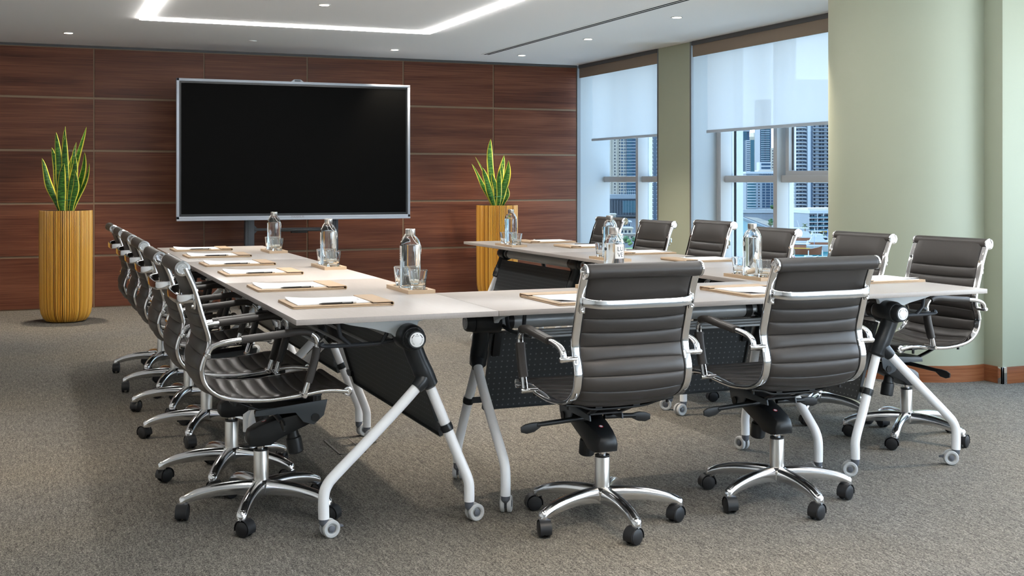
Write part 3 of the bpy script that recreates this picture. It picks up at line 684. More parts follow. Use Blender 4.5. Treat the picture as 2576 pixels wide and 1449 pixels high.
for i, y in enumerate(RF): put_set(3.565, y, 90, 'before the chair %s backing the windows' % ORD[i].replace(' the screen', ' screen'))

# ================================================================ trays, bottles, glasses
def make_tray():
    t = empty('tray'); tag(t, 'x', 'tray', 'wooden trays for bottles and glasses'); m = MB()
    hx, hy, h = .0575, .155, .015
    m.box(-hx, hx, -hy, hy, 0, .006)
    n = 32
    for cy_, r in ((-.102, .041), (0, .049), (.102, .041)):
        y0, y1 = (-hy, -.052) if cy_ < 0 else ((.052, hy) if cy_ > 0 else (-.052, .052)); out = []; inn = []
        for i in range(n):
            a = 2*math.pi*(i+.5)/n; dx, dy = math.cos(a), math.sin(a)
            k = min(hx/abs(dx), ((y1-cy_) if dy > 0 else (cy_-y0))/abs(dy)); out.append((dx*k, cy_+dy*k)); inn.append((r*dx, cy_+r*dy))
        for cx_, cyy in ((hx, y1), (-hx, y1), (-hx, y0), (hx, y0)):
            j = min(range(n), key=lambda i: (out[i][0]-cx_)**2+(out[i][1]-cyy)**2); out[j] = (cx_, cyy)
        vs = [(*p, h) for p in out] + [(*p, h) for p in inn] + [(*p, .006) for p in out] + [(*p, .006) for p in inn]; fs = []
        for i in range(n):
            j = (i+1) % n; fs += [(i, j, n+j, n+i), (n+i, n+j, 3*n+j, 3*n+i), (i, 2*n+i, 2*n+j, j)]
        m.add(vs, fs)
    obj('board', m, TRAYM, t); return t
def make_bottle():
    b = empty('water_bottle'); tag(b, 'x', 'bottle', 'glass water bottles on the trays')
    out = [(.001, 0), (.036, 0), (.0415, .004), (.043, .012), (.043, .176), (.0415, .189), (.036, .205), (.027, .217), (.0205, .2215), (.0195, .226), (.0195, .234)]
    inn = [(.0165, .234), (.0165, .226), (.0178, .2205), (.0245, .214), (.0335, .2025), (.0385, .188), (.0402, .176), (.0402, .016), (.036, .009), (.001, .012)]
    obj('glass_body', MB().lathe(out+inn, 40, cap=False), GLASS, b, ang=60)
    obj('water', MB().lathe([(.001, .0122), (.036, .0092), (.0404, .0162), (.0404, .176), (.0388, .1855), (.001, .1855)], 40, cap=False), WATER, b, ang=60)
    obj('cap', MB().lathe([(.0205, .225), (.021, .226), (.021, .2485), (.0195, .250), (.001, .250)], 32), STEEL, b)
    def wrap(w, z0, z1, r=.0434, n=16, a0=0):
        m = MB(); vs = []
        for i in range(n+1):
            a = a0 + (-.5+i/n)*w/r
            vs += [(r*math.cos(a), r*math.sin(a), z0), (r*math.cos(a), r*math.sin(a), z1)]
        m.add(vs, [(2*i, 2*i+2, 2*i+3, 2*i+1) for i in range(n)]); return m
    lab = obj('label', wrap(.050, .120, .180), TAGM, b)
    tx = MB()
    for s_, z in (('LU', .1600), ('VE', .1350)):
        g = text_mb(s_, .027, 0)
        tx.add([(.0438*math.cos((p[0])/.0434), .0438*math.sin((p[0])/.0434), z+p[1]) for p in g.v], g.f)
    obj('lettering', tx, INKB, lab)
    # round tag on the other side and the carrying cord
    for nm, r, rr, mm in (('tag_rim', .0150, .0436, INKB), ('tag', .0132, .0439, TAGM)):
        m = MB(); n = 22; vs = [(-rr, 0, .165)]
        for i in range(n):
            a = 2*math.pi*i/n; y = r*math.cos(a); vs.append((-math.sqrt(rr*rr-y*y), y, .156+r*math.sin(a)))
        vs[0] = (-rr, 0, .156); m.add(vs, [(0, 1+i, 1+(i+1) % n) for i in range(n)]); obj(nm, m, mm, b)
    obj('cord', MB().tube(smooth([(.0, .022, .2475), (-.004, .033, .222), (-.02, .0385, .196), (-.034, .028, .186), (-.043, .006, .180), (-.0445, 0, .155)], 5), .0011, 6).tube(smooth([(.021, 0, .229), (.030, -.008, .214), (.0385, -.006, .196), (.036, .016, .199), (.024, .018, .2205), (.019, .008, .229)], 5), .0011, 6), CORD, b)
    return b
def make_glass():
    g = empty('water_glass'); tag(g, 'x', 'glass', 'faceted water glasses on the trays')
    n = 40; prof = [(.001, 0, 0), (.0285, 0, 0), (.0305, .003, .3), (.0315, .010, 1), (.0355, .050, 1), (.0370, .056, .2), (.0398, .0845, 0), (.0405, .0858, 0), (.0398, .087, 0), (.0380, .0865, 0), (.0368, .083, 0), (.0328, .054, 0), (.0272, .018, 0), (.024, .0145, 0), (.001, .014, 0)]
    vs = []; m = MB(); k = len(prof)
    for r, z, fl in prof:
        for i in range(n):
            a = 2*math.pi*i/n; rr = r*(1 - .06*fl*(.5-.5*math.cos(10*a))); vs.append((rr*math.cos(a), rr*math.sin(a), z))
    m._skin(vs, k, n, cap=False); obj('tumbler', m, GLASS, g, ang=50); return g
TR, BO, GL = make_tray(), make_bottle(), make_glass()
_t = [True]; _g = [True]
def put_tray(x, y, rz, where, ba, go=(.102, .102)):
    M = Matrix.Translation((x, y, TZ)) @ RZ(R(rz))
    for src, lab, off, ang in ((TR, 'small pale wood tray on the table %s', (0, 0, 0), rz), (BO, 'glass bottle with steel cap, on the table %s', (0, 0, .0062), ba)):
        o = src if _t[0] else clone(src)
        o.location = M @ Vector(off); o.rotation_euler = (0, 0, R(ang)); o['label'] = lab % where
    _t[0] = False
    for s, nm in ((-1, 'one end'), (1, 'the other end')):
        o = GL if _g[0] else clone(GL); _g[0] = False
        o.location = M @ Vector((0, s*.102, .0062)); o.rotation_euler = (0, 0, R(13*s)); o['label'] = 'faceted water glass beside the bottle on the table %s' % where
for k, (x, y) in enumerate(((1.457, 7.57), (1.457, 6.09), (1.468, 4.695))):
    put_tray(x, y, 0, T3[k] + ', away from the windows', 165)
for k, (x, y) in enumerate(((3.118, 7.63), (3.10, 6.08), (3.130, 4.68))):
    put_tray(x, y, 0, T3[k] + ', window side', -10)
put_tray(2.31, 4.492, 90, 'joining the two rows', -78)

# ================================================================ cane planters with snake plants
def attr(o, name, vals):
    a = o.data.attributes.new(name, 'FLOAT', 'POINT'); a.data.foreach_set('value', vals)
def planter(x, y, label, leaves, seed, px):
    rng = random.Random(seed)
    p = empty('potted_snake_plant', (x, y, 0), 0, label, 'plant', 'tall cane planters with snake plants')
    Hh, Rr = .948, .2135
    prof = [(.135, .004), (.158, .010), (.182, .035), (.200, .075), (.2085, .13), (.2115, .22), (.2125, .4), (Rr, .65), (Rr, .90), (.212, Hh)]
    obj('pot', MB().lathe([(.10, .002)] + [(r-.0045, z) for r, z in prof] + [(.19, Hh), (.188, Hh-.05), (.01, Hh-.05)], 64, cap=False), GAP_SHADE, p)
    n = 92; m = MB(); tone = []
    for i in range(n):
        a0 = 2*math.pi*(i+rng.uniform(-.12, .12))/n; w = 2*math.pi/n*.5*rng.uniform(.74, .93); tn = min(1, max(0, rng.gauss(.62, .22))); vs = []
        for r, z in prof:
            for j in range(5):
                t = -1+j*.5; a = a0+w*t; rr = r - .0045 + .0075*math.sqrt(max(0, 1-(t*.97)**2)); vs.append((rr*math.cos(a), rr*math.sin(a), z))
        k = len(prof); m.add(vs, [(q*5+j, q*5+j+1, (q+1)*5+j+1, (q+1)*5+j) for q in range(k-1) for j in range(4)] + [tuple((k-1)*5+j for j in range(5))])
        tone += [tn]*len(vs)
    o = obj('cane_cladding', m, CANE, p); attr(o, 'tone', tone); o['kind'] = 'stuff'
    obj('soil', MB().lathe([(.187, Hh-.052), (.187, Hh-.04), (.10, Hh-.03), (.01, Hh-.028)], 32), SOIL, p)
    # leaves: (base u, tip u, tip height, bend u, width, depth)  u = metres along image right, from the planter axis
    for (bu, tu, th, bend, wd, dv, tw) in leaves:
        m = MB(); n = 22; vs = []; ed = []; base = Vector((CY*bu + SY*dv*.35, -SY*bu + CY*dv*.35, Hh-.05))
        right = Vector((CY, -SY, 0)); fwd = Vector((SY, CY, 0))
        for i in range(n+1):
            t = i/n; u = bu+(tu-bu)*t**1.5 + bend*math.sin(math.pi*t) + .011*math.sin(6.3*t+bu*90)*t; v = dv*(.35+.65*t)
            c = right*u + fwd*v + Vector((0, 0, Hh-.05+(th+.05)*t))
            w = wd*.44*min(1, .42+1.2*t)*max(.02, (1-t**4.5))**.85*(1+.10*math.sin(t*9+bu*50))
            ang = tw*(t-.2)+.25*math.sin(5*t+tu*9); S = right*math.cos(ang)+fwd*math.sin(ang); Nn = fwd*math.cos(ang)-right*math.sin(ang)
            for q in (-1, -.72, 0, .72, 1): vs.append(c + S*(w*q) + Nn*(w*.32*(q*q)) ); ed.append(abs(q))
        fs = [(i*5+j, i*5+j+1, (i+1)*5+j+1, (i+1)*5+j) for i in range(n) for j in range(4)]
        nb_ = len(vs); vs2 = [v + fwd*.0022 for v in vs]; fs2 = [tuple(nb_+k for k in reversed(f)) for f in fs]
        rim = [(i*5, (i+1)*5, nb_+(i+1)*5, nb_+i*5) for i in range(n)] + [(i*5+4, nb_+i*5+4, nb_+(i+1)*5+4, (i+1)*5+4) for i in range(n)]
        m.add(vs+vs2, fs+fs2+rim); o = obj('leaf', m, LEAF, p, ang=70); attr(o, 'edge', ed+ed)
    obj('tie', MB().lathe([(.075, 1.035), (.0765, 1.037), (.075, 1.039)], 24, cap=False), mat('green_tie', (.02,.2,.08), .5), p)
k = 10.1/F_PX
planter(.302, 10.80, 'tall cane planter with snake plant, on the side away from the windows', [
 (-.01, -6*k, 212*k, -.02, .06, .06, .4), (.015, 46*k, 210*k, .0, .085, .02, -.7), (-.02, -22*k, 196*k, -.02, .085, .0, .3), (.0, 2*k, 190*k, .0, .085, -.03, .2),
 (-.03, -38*k, 158*k, -.015, .085, .03, .3), (-.045, -61*k, 131*k, -.03, .075, -.02, .4), (.04, 60*k, 118*k, .03, .06, .0, -.8), (.03, 42*k, 146*k, .035, .085, .03, -.5),
 (-.012, 6*k, 118*k, -.025, .10, -.08, .1), (.03, 27*k, 138*k, .01, .085, -.05, .2), (.01, 12*k, 155*k, -.005, .075, .08, .9), (.045, 32*k, 100*k, .015, .07, -.06, .3), (.0, 18*k, 172*k, .012, .05, .07, 1.1), (-.012, -12*k, 140*k, -.02, .085, .02, .1)], 3, k)
k = 12.29/F_PX
planter(4.515, 11.43, 'tall cane planter with snake plant, beside the windows', [
 (-.005, -15*k, 166*k, -.035, .095, .0, .25), (.02, 15*k, 126*k, .0, .085, .05, .5), (.035, 29*k, 112*k, .012, .10, -.02, -.3), (-.02, -33*k, 94*k, -.025, .095, -.05, .2),
 (-.045, -66*k, 104*k, -.01, .06, .02, .6), (-.03, -54*k, 122*k, .0, .045, .05, 1.0), (.045, 29*k, 46*k, .02, .055, -.04, .4), (.005, 6*k, 92*k, .015, .075, -.06, .2), (-.01, -10*k, 80*k, .01, .08, -.03, .4), (.015, 10*k, 104*k, .01, .085, .02, .2)], 5, k)

# ================================================================ display on a stand
tv = empty('display_screen', (2.363, 11.13, 0), 0, 'large black flat display in silver frame on a dark stand before the panelled wall', 'display')
x0, x1, z0, z1 = -1.110, 1.112, .8325, 2.1385
obj('housing', MB().box(x0+.02, x1-.02, .012, .075, z0+.03, z1-.02), STANDM, tv, .004)
fr = MB().box(x0, x1, -.012, .03, z1-.024, z1).box(x0, x0+.024, -.012, .03, z0, z1).box(x1-.024, x1, -.012, .03, z0, z1).box(x0, x1, -.012, .03, z0+.014, z0+.040).box(x0, x1, -.020, .03, z0, z0+.016)
obj('frame', fr, TVFRAME, tv, .002)
obj('border', MB().box(x0+.022, x1-.022, -.006, .012, z0+.038, z1-.022), SCREENB, tv)
obj('screen', MB().box(x0+.042, x1-.042, -.0075, .0, z0+.062, z1-.042), SCREEN, tv)
cmr = obj('camera_pod', MB().prism([(-.065, z1-.004), (.065, z1-.004), (.030, z1+.022), (-.030, z1+.022)], 'y', -.010, .03), TVFRAME, tv, .003); obj('lens', MB().box(-.028, .028, -.012, -.008, z1+.001, z1+.017), STANDM, cmr)
tx = text_mb('MAXHUB', .030, .0002); M_ = T(.0, -.0126, z0+.0275) @ RX(R(90)); m = MB().add(tx.v, tx.f, M_); obj('lettering', m, INK, tv)
obj('button', MB().box(-.03, .03, -.0215, -.018, z0+.002, z0+.010), TVFRAME, tv)
for a, b2 in ((-.475, -.390), (.360, .415)):
    obj('post', MB().box(a, b2, .08, .15, .03, 1.75).box(a+.025, a+.035, .074, .082, .05, 1.7), STANDM, tv, .004)
    obj('foot', MB().box(a, b2, -.20, .40, .04, .085), STANDM, tv, .004)
obj('cross_bar', MB().box(-.39, .36, .09, .13, .728, .752), STANDM, tv, .002); obj('gusset', MB().prism([(-.39,.752),(-.36,.752),(-.39,.785)], 'y', .1, .12).prism([(-.39,.728),(-.36,.728),(-.39,.695)], 'y', .1, .12), STANDM, tv)
obj('shelf', MB().box(-.20, .30, -.02, .12, .722, .745).box(-.05, .10, .02, .08, .705, .722), BLACK, tv, .002)
for a in (-.435, .39):
    for yy in (-.17, .37): obj('caster', MB().lathe([(.012, -.016), (.03, -.014), (.03, .014), (.012, .016)], 20, T(a, yy, .030) @ RX(R(90))), CASTER, tv)
# floor outlet box
fb = empty('floor_box', (1.323, 5.225, 0), 0, 'flush square outlet box lid set into the carpet', 'floor box')
m = MB()
for a in ((-.06, .06, -.15, -.142), (-.06, .06, .142, .15), (-.06, -.053, -.15, .15), (.053, .06, -.15, .15)): m.box(*a, 0, .0035)
obj('frame', m, FBOX, fb); obj('lid', MB().box(-.052, .052, -.14, .14, 0, .002), CARPET, fb)

# ================================================================ the city outside
GZ, WZ = -38.0, -40.5
CREAM = mat('cream_facade', (.36,.31,.255), .7); WHITEF = mat('white_facade', (.34,.35,.36), .7); GREYF = mat('grey_facade', (.18,.20,.225), .7); BEIGE = mat('beige_facade', (.30,.26,.20), .7)
TEAL = mat('teal_glazing', (.025,.080,.105), .3, spec=.15); BLUEG = mat('blue_glazing', (.022,.05,.085), .3, spec=.15); DARKG = mat('dark_glazing', (.010,.018,.030), .3, spec=.1); NAVY = mat('navy_stripe', (.015,.04,.075), .3)
ROAD = mat('paving', (.055,.058,.066), .8, spec=.1); SANDM = mat('sand_paving', (.17,.145,.12), .8, spec=.1); GREEN = mat('lawn', (.06,.14,.02), .8); TREE = mat('tree_foliage', (.025,.075,.02), .7, bump=(3,1,.5)); TREEL = mat('light_tree_foliage', (.09,.17,.03), .7, bump=(3,1,.5)); PALM = mat('palm_frond', (.11,.13,.05), .6); TRUNK = mat('palm_trunk', (.14,.10,.07), .8)
WAT = mat('marina_water', (.008,.075,.085), .4, spec=.03, bump=(.35,.35,.3)); HULLW = mat('boat_white', (.36,.36,.36), .4); HULLB = mat('boat_timber', (.16,.055,.025), .5); ROOFT = mat('terrace_roof', (.38,.33,.27), .8); REDB = mat('red_buoy', (.45,.02,.02), .5); YEL = mat('shop_sign_yellow', (.45,.28,.03), .6); BLUS = mat('flag_blue', (.03,.12,.35), .6)
def GP(px, py, z=GZ):
    d = (CAMH-z)*F_PX/(py-HY); t = (px-1288)/F_PX
    return Vector((d*(t*CY+SY), d*(-t*SY+CY), z)), d
class Bld:
    # local frame: u along image right, v away from the camera, front face at forward distance d
    def __init__(s, name, label, d, px, cat='building', group='towers and houses across the water', rot=0):
        t = (px-1288)/F_PX; s.d = d; s.px = px; s.k = d/F_PX
        s.root = empty(name, (d*(t*CY+SY), d*(-t*SY+CY), GZ), -YAW+R(rot), label, cat, group)
    def u(s, px): return (px-s.px)*s.k
    def z(s, py): return CAMH-(py-HY)*s.k-GZ
    def box(s, mb, p0, p1, y0, y1, v0, v1): return mb.box(s.u(p0), s.u(p1), v0, v1, max(0, s.z(y1)), s.z(y0))
    def part(s, name, m, mb, kind=None):
        o = obj(name, mb, m, s.root)
        if kind: o['kind'] = kind
        return o
    def grid(s, name, m, cols, y0, y1, pitch, h, v0=-.5, v1=.2, kind='stuff'):
        mb = MB(); y = y0
        while y < y1:
            for a, c in cols: s.box(mb, a, c, y, y+h, v0, v1)
            y += pitch
        return s.part(name, m, mb, kind)
# ground and water
struct('water', MB().box(-2500, 4500, 150, 5000, WZ-1, WZ), WAT)
def slab(name, pts, m, z=GZ, ref=GZ):
    P = [GP(a, b, ref)[0] for a, b in pts]; mb = MB().prism([(p.x, p.y) for p in P], 'z', WZ-3, z); return struct(name, mb, m)
slab('promenade', [(1760, 506), (1857, 541.5), (1945, 576), (1975, 587), (2002, 595.5), (2042, 605), (2120, 613), (2400, 640), (2600, 472), (1700, 472)], ROAD)
slab('garden_ground', [(1350, 655), (1700, 655), (1712, 520), (1750, 472), (1300, 472)], ROAD)
slab('lawn', [(1560, 634), (1640, 628), (1640, 620), (1560, 626)], GREEN, GZ+.3)
slab('quay_edge', [(1760, 508), (1857, 543.5), (1945, 578), (1975, 589), (1975, 588), (1945, 576.5), (1857, 542), (1760, 506.5)], NAVY, GZ+.2)
# tower behind the blind: cream with a glazed corner
b_ = Bld('apartment_tower', 'cream apartment tower with a blue glazed corner, seen through the window beside the panelled wall', 1290, 1565, 'building')
b_.part('wall', CREAM, b_.box(MB(), 1528, 1577, 150, 496, 0, 30)); b_.part('glazed_corner', BLUEG, b_.box(MB(), 1576, 1606, 150, 496, -1.5, 30))
b_.grid('floor_slab', WHITEF, [(1576, 1606)], 150, 494, 7.9, 1.1, -2.2, 0); b_.grid('corner_window', TEAL, [(1577.5, 1589)], 152, 490, 7.9, 3.2, -1.8, 0)
b_.grid('window', DARKG, [(1545.5, 1548), (1557.5, 1560)], 152, 488, 7.9, 4.2); b_.grid('window', BLUEG, [(1562.5, 1567), (1569.5, 1571.5), (1573, 1575)], 152, 488, 7.9, 4.8)
m = MB()
for p in (1540, 1552.5, 1555, 1536): b_.box(m, p, p+1.2, 150, 496, -.9, 0)
b_.part('pilaster', BEIGE, m)
b_ = Bld('podium_building', 'low dark glass podium building at the foot of the cream tower', 1240, 1565, 'building')
b_.part('wall', DARKG, b_.box(MB(), 1500, 1628, 500, 549, 0, 30)); b_.part('roof_deck', GREYF, b_.box(MB(), 1500, 1628, 489.5, 501, 3, 28)); b_.part('canopy', ROAD, b_.box(MB(), 1500, 1628, 541, 544.5, -8, 0))
b_.grid('mullion', GREYF, [(p, p+.5) for p in range(1504, 1626, 7)], 504, 540, 40, 36, -.6, .2); b_.grid('glass_panel', TEAL, [(1566, 1600)], 505, 538, 40, 30, -.3, .2)
b_.grid('roof_railing', WHITEF, [(p, p+.5) for p in range(1502, 1600, 5)], 478, 489, 40, 12, 2, 2.3)
b_ = Bld('apartment_tower', 'dark apartment tower with white balcony fronts, beside the green pier', 1150, 1645, 'building')
b_.part('wall', DARKG, b_.box(MB(), 1629, 1690, 150, 560, 0, 26)); b_.grid('balcony_front', WHITEF, [(1630.5, 1643.5), (1651, 1664), (1672, 1684)], 150, 552, 9.95, 2.2, -1.4, .2); b_.grid('balcony_wall', GREYF, [(1630.5, 1632), (1642.5, 1644), (1651, 1652)], 150, 556, 9.95, 8.5, -.6, .2)
b_.part('column_strip', NAVY, b_.box(MB(), 1645, 1650, 150, 560, -.8, .2)); b_.grid('window', BLUEG, [(1634, 1641), (1653, 1661)], 153, 552, 9.95, 5)
# villas and trees below the podium
def house(px, py, w, h, label, roofm, name='villa', wallm=None):
    p, d = GP(px, py); b = Bld(name, label, d, px); k = b.k
    b.part('wall', wallm or BEIGE, MB().box(-w/2*k, w/2*k, 0, 14, 0, h*k)); b.part('roof', roofm, MB().box(-w/2*k-.8, w/2*k+.8, -.8, 15, h*k, h*k+1.0))
    m = MB()
    for i in range(3): m.box((-.35+.28*i)*w*k, (-.2+.28*i)*w*k, -.15, .1, h*k*.25, h*k*.75)
    b.part('window', DARKG, m)
house(1543, 556, 12, 16, 'small cream pavilion with flat cornice beside the podium building', CREAM); house(1577, 572, 20, 13, 'flat-roofed grey villa with white parapet below the podium', WHITEF, wallm=GREYF)
house(1574, 590, 34, 14, 'tan villa with dark glass front above the trees', BEIGE)
house(1590, 601, 40, 9, 'low pale garden wall building behind the trees', SANDM, 'garden_wall')
def tree(px, py, w, h, m, label, seed):
    p, d = GP(px, py); k = d/F_PX; rng = random.Random(seed)
    r = empty('tree', p, 0, label, 'tree', 'trees below the windows'); mb = MB()
    for i in range(9):
        c = Vector((rng.uniform(-.36, .36)*w*k, rng.uniform(-.3, .3)*w*k, (.5+rng.uniform(-.25, .25))*h*k)); s = rng.uniform(.20, .30)*min(w, h)*k
        n, q = 9, 6
        prof = [(s*math.sin(math.pi*j/q)*rng.uniform(.85, 1.1)+.01, -s*math.cos(math.pi*j/q)) for j in range(q+1)]; mb.lathe(prof, n, T(*c))
    obj('crown', mb, m, r, ang=20); obj('trunk', MB().cyl((0, 0, 0), (0, 0, h*k*.5), .3), TRUNK, r)
for i, a in enumerate([(1572, 612, 18, 20, TREE, 'dark green tree'), (1584, 618, 14, 17, TREEL, 'bright green round tree'), (1596, 612, 14, 18, TREE, 'dark spreading tree'), (1606, 618, 16, 22, TREE, 'tall dark tree')]):
    tree(*a[:5], a[5] + ' by the lawn beneath the window next to the panelled wall', i)
# towers seen through the wide window
b_ = Bld('office_tower', 'teal glass tower beside slim white tower, across the water', 1950, 1872); b_.part('wall', TEAL, b_.box(MB(), 1845, 1879, 328, 470, 0, 40)); b_.grid('floor_band', BLUEG, [(1846, 1878.5)], 336, 452, 4.6, 1.3, -.6, .2); b_.part('crown', GREYF, b_.box(MB(), 1845, 1886, 326.5, 331, -1, 40)); b_.part('corner_wall', BLUEG, b_.box(MB(), 1877, 1886, 330, 470, 2, 40))
b_ = Bld('apartment_tower', 'slim white balcony tower between teal glass towers', 1900, 1883); b_.part('wall', NAVY, b_.box(MB(), 1878.5, 1887, 352, 470, 0, 30)); b_.grid('balcony_front', WHITEF, [(1878.5, 1886.5)], 353, 440, 4.8, 2.4, -1, .2)
b_ = Bld('apartment_tower', 'cream stepped tower with blue-green strip, left of the tall blue tower', 2050, 1902); b_.part('wall', BEIGE, b_.box(MB(), 1886, 1913, 344, 470, 0, 40)); b_.part('upper_wall', CREAM, b_.box(MB(), 1897, 1912, 333, 346, 4, 36)); b_.part('glazing', TEAL, b_.box(MB(), 1888, 1897, 352, 470, -1, .2)); b_.grid('window', DARKG, [(1899, 1901), (1904, 1906), (1909, 1911)], 352, 438, 4.6, 2.2)
b_ = Bld('apartment_tower', 'tall blue balcony tower with pale side wall behind the low white block', 1800, 1926); b_.part('wall', BLUEG, b_.box(MB(), 1912, 1940, 250, 470, 0, 40)); b_.part('side_wall', CREAM, b_.box(MB(), 1938, 1947, 372, 470, -2, 40)); b_.grid('balcony_front', GREYF, [(1914, 1936)], 252, 408, 5.4, 2.0, -1.5, .2); b_.grid('window', TEAL, [(1915, 1922), (1927, 1935)], 255, 405, 5.4, 2.2); b_.part('podium', WHITEF, b_.box(MB(), 1910, 1938, 408, 436, -3, 20)); b_.grid('window', BLUEG, [(1914, 1937)], 411, 432, 9, 5, -3.5, -2.5); b_.grid('window', DARKG, [(1942, 1944)], 378, 440, 7, 3, -2.4, -1.8)
b_ = Bld('apartment_block', 'white apartment block with curved glass balconies and rooftop sign behind the bridge', 1590, 1910); b_.part('wall', GREYF, b_.box(MB(), 1877, 1962, 436, 528, 0, 40)); b_.part('parapet', WHITEF, b_.box(MB(), 1876, 1962, 431.5, 437, -1, 40)); b_.part('roof', CREAM, b_.box(MB(), 1912, 1950, 428, 433, 10, 35))
m = MB(); y = 459
bayu = b_.u(1891); rad = b_.u(1904)-bayu
while y < 524: m.lathe([(rad, b_.z(y+2.0)), (rad, b_.z(y))], 24, T(bayu, 3, 0)); y += 7.0
b_.part('balcony_front', WHITEF, m); m = MB(); m.lathe([(rad*.93, 0), (rad*.93, b_.z(441))], 24, T(bayu, 3, 0)); b_.part('balcony_glazing', TEAL, m)
b_.grid('window', DARKG, [(1907.5, 1911)], 462, 522, 7, 2.8); b_.grid('window', BLUEG, [(1917.5, 1924.5), (1927, 1937), (1940, 1944)], 461, 519, 7, 5)
tx = text_mb('DAMAC', b_.k*11, .3); m = MB().add(tx.v, tx.f, T(b_.u(1929), -1.4, b_.z(441)) @ RX(R(90))); b_.part('sign_lettering', NAVY, m)
b_ = Bld('hillside_block', 'low houses and trees at the left end of the white apartment block', 1650, 1867); b_.part('wall', GREYF, b_.box(MB(), 1845, 1876, 462, 505, 0, 20)); b_.grid('window', DARKG, [(1858, 1862), (1867, 1872)], 466, 500, 8, 4); b_.part('terrace', WHITEF, b_.box(MB(), 1845, 1876, 486, 489, -3, 0))
for i, a in enumerate([(1868, 523, 20, 22, TREE, 'dark tree'), (1862, 520, 14, 17, TREEL, 'pale green tree'), (1943, 534, 14, 20, TREE, 'dark tree by the right end of the bridge'), (1940, 571, 12, 26, TREE, 'tree on the quay'), (1872, 500, 14, 14, TREE, 'tree above the bridge')]): tree(*a[:5], a[5] + ' near the bridge over the water', 20+i)
# bridge
b_ = Bld('road_bridge', 'white road bridge with parapet over the water', 1400, 1900, 'bridge', None)
b_.part('deck', WHITEF, b_.box(MB(), 1790, 1962, 527, 536, 0, 14)); b_.part('girder', GREYF, MB().prism([(b_.u(1790), b_.z(536)), (b_.u(1962), b_.z(536)), (b_.u(1962), b_.z(545)), (b_.u(1925), b_.z(543)), (b_.u(1880), b_.z(539)), (b_.u(1790), b_.z(538.5))], 'y', 1, 13)); b_.grid('railing', SANDM, [(p, p+1) for p in range(1792, 1960, 4)], 525.5, 527.5, 30, 2.4, 0, .4)
b_.part('pier', ROAD, b_.box(MB(), 1928, 1962, 536, 556, 3, 12))
slab('quay_plaza', [(1872, 545), (1905, 548), (1945, 560), (1945, 573), (1900, 556)], SANDM, GZ+.1)
# right-hand pane: white tower, hall, terrace block
b_ = Bld('apartment_tower', 'tall white tower with rounded balconies and navy stripe, seen beside the column', 1300, 2035)
b_.part('wall', GREYF, b_.box(MB(), 2000, 2120, 200, 540, 0, 40)); b_.part('stripe', NAVY, b_.box(MB(), 2039, 2043.5, 200, 540, -1.2, .2)); b_.part('pier_wall', WHITEF, b_.box(MB(), 2031, 2039, 200, 540, -1.0, .2))
b_.grid('window', DARKG, [(2003, 2008), (2011, 2017), (2020, 2029)], 214, 530, 9.2, 4.6); b_.grid('window', DARKG, [(2047, 2051), (2060, 2066), (2068, 2073), (2080, 2086)], 214, 530, 9.2, 5)
b_.grid('balcony_band', WHITEF, [(2044, 2120)], 210, 534, 9.2, 2.0, -2.5, .2); b_.grid('balcony_rail', NAVY, [(2044.5, 2120)], 218.6, 534, 9.2, 1.5, -2.6, .2)
for nm, m_, rr, z0_, h_ in (('balcony_band', WHITEF, 1.0, 210, 1.9), ('balcony_rail', NAVY, 1.01, 207.6, 1.6)):
    m = MB(); y = z0_; cu = b_.u(2015); ra = b_.u(2031)-cu
    while y < 536: m.lathe([(ra*rr, b_.z(y+h_)), (ra*rr, b_.z(y))], 28, T(cu, ra*.55, 0)); y += 9.2
    o = b_.part(nm, m_, m, 'stuff')
b_ = Bld('office_tower', 'dark teal tower glimpsed left of the white balcony tower', 1450, 1991); b_.part('wall', TEAL, b_.box(MB(), 1975, 1997, 440, 516, 0, 30)); b_.grid('floor_band', NAVY, [(1975, 1997)], 442, 512, 5, 2, -.5, .2)
b_ = Bld('low_building', 'low cream building at the foot of the teal tower', 1200, 1994); b_.part('wall', CREAM, b_.box(MB(), 1978, 1999, 512, 530, 0, 20)); b_.part('lower_wall', GREYF, b_.box(MB(), 1978, 1999, 528, 566, -4, 16)); b_.grid('window', DARKG, [(1988, 1991), (1993, 1996)], 535, 560, 9, 5, -4.5, -3.5)
b_ = Bld('hall', 'white hall with an arched gable and square windows by the palms', 1000, 2015)
arch = [(b_.u(1998), 0), (b_.u(2036), 0), (b_.u(2036), b_.z(538))] + [(b_.u(2017)+b_.k*19*math.cos(R(a)), b_.z(540)+b_.k*5.5*math.sin(R(a))) for a in range(20, 161, 20)] + [(b_.u(1998), b_.z(538))]
b_.part('wall', WHITEF, MB().prism(arch, 'y', 0, 25))
for p in (2005.5, 2011.5, 2017, 2022.5):
    w_ = b_.part('window', BLUEG, b_.box(MB(), p, p+4.2, 545, 552, -.3, .2)); obj('glazing_bar', b_.box(b_.box(MB(), p+2, p+2.4, 545, 552, -.5, 0), p, p+4.2, 548.2, 548.7, -.5, 0), WHITEF, w_)
    b_.part('window', DARKG, b_.box(MB(), p+1, p+5, 555.5, 559, -.3, .2))
b_.part('canopy', SANDM, b_.box(MB(), 1998, 2034, 559.5, 562.5, -5, 0)); b_.part('arcade', DARKG, b_.box(MB(), 1999, 2034, 563, 584, -1, .2))
b_ = Bld('terrace_block', 'white terrace apartment block with glass balconies above the promenade', 870, 2055, rot=12)
b_.part('wall', GREYF, b_.box(MB(), 2034, 2130, 530, 604, 0, 30)); b_.part('parapet', WHITEF, b_.box(MB(), 2033, 2130, 529, 537, -1.5, 31)); b_.part('roof_terrace', ROOFT, b_.box(MB(), 2036, 2130, 524, 530, 3, 28))
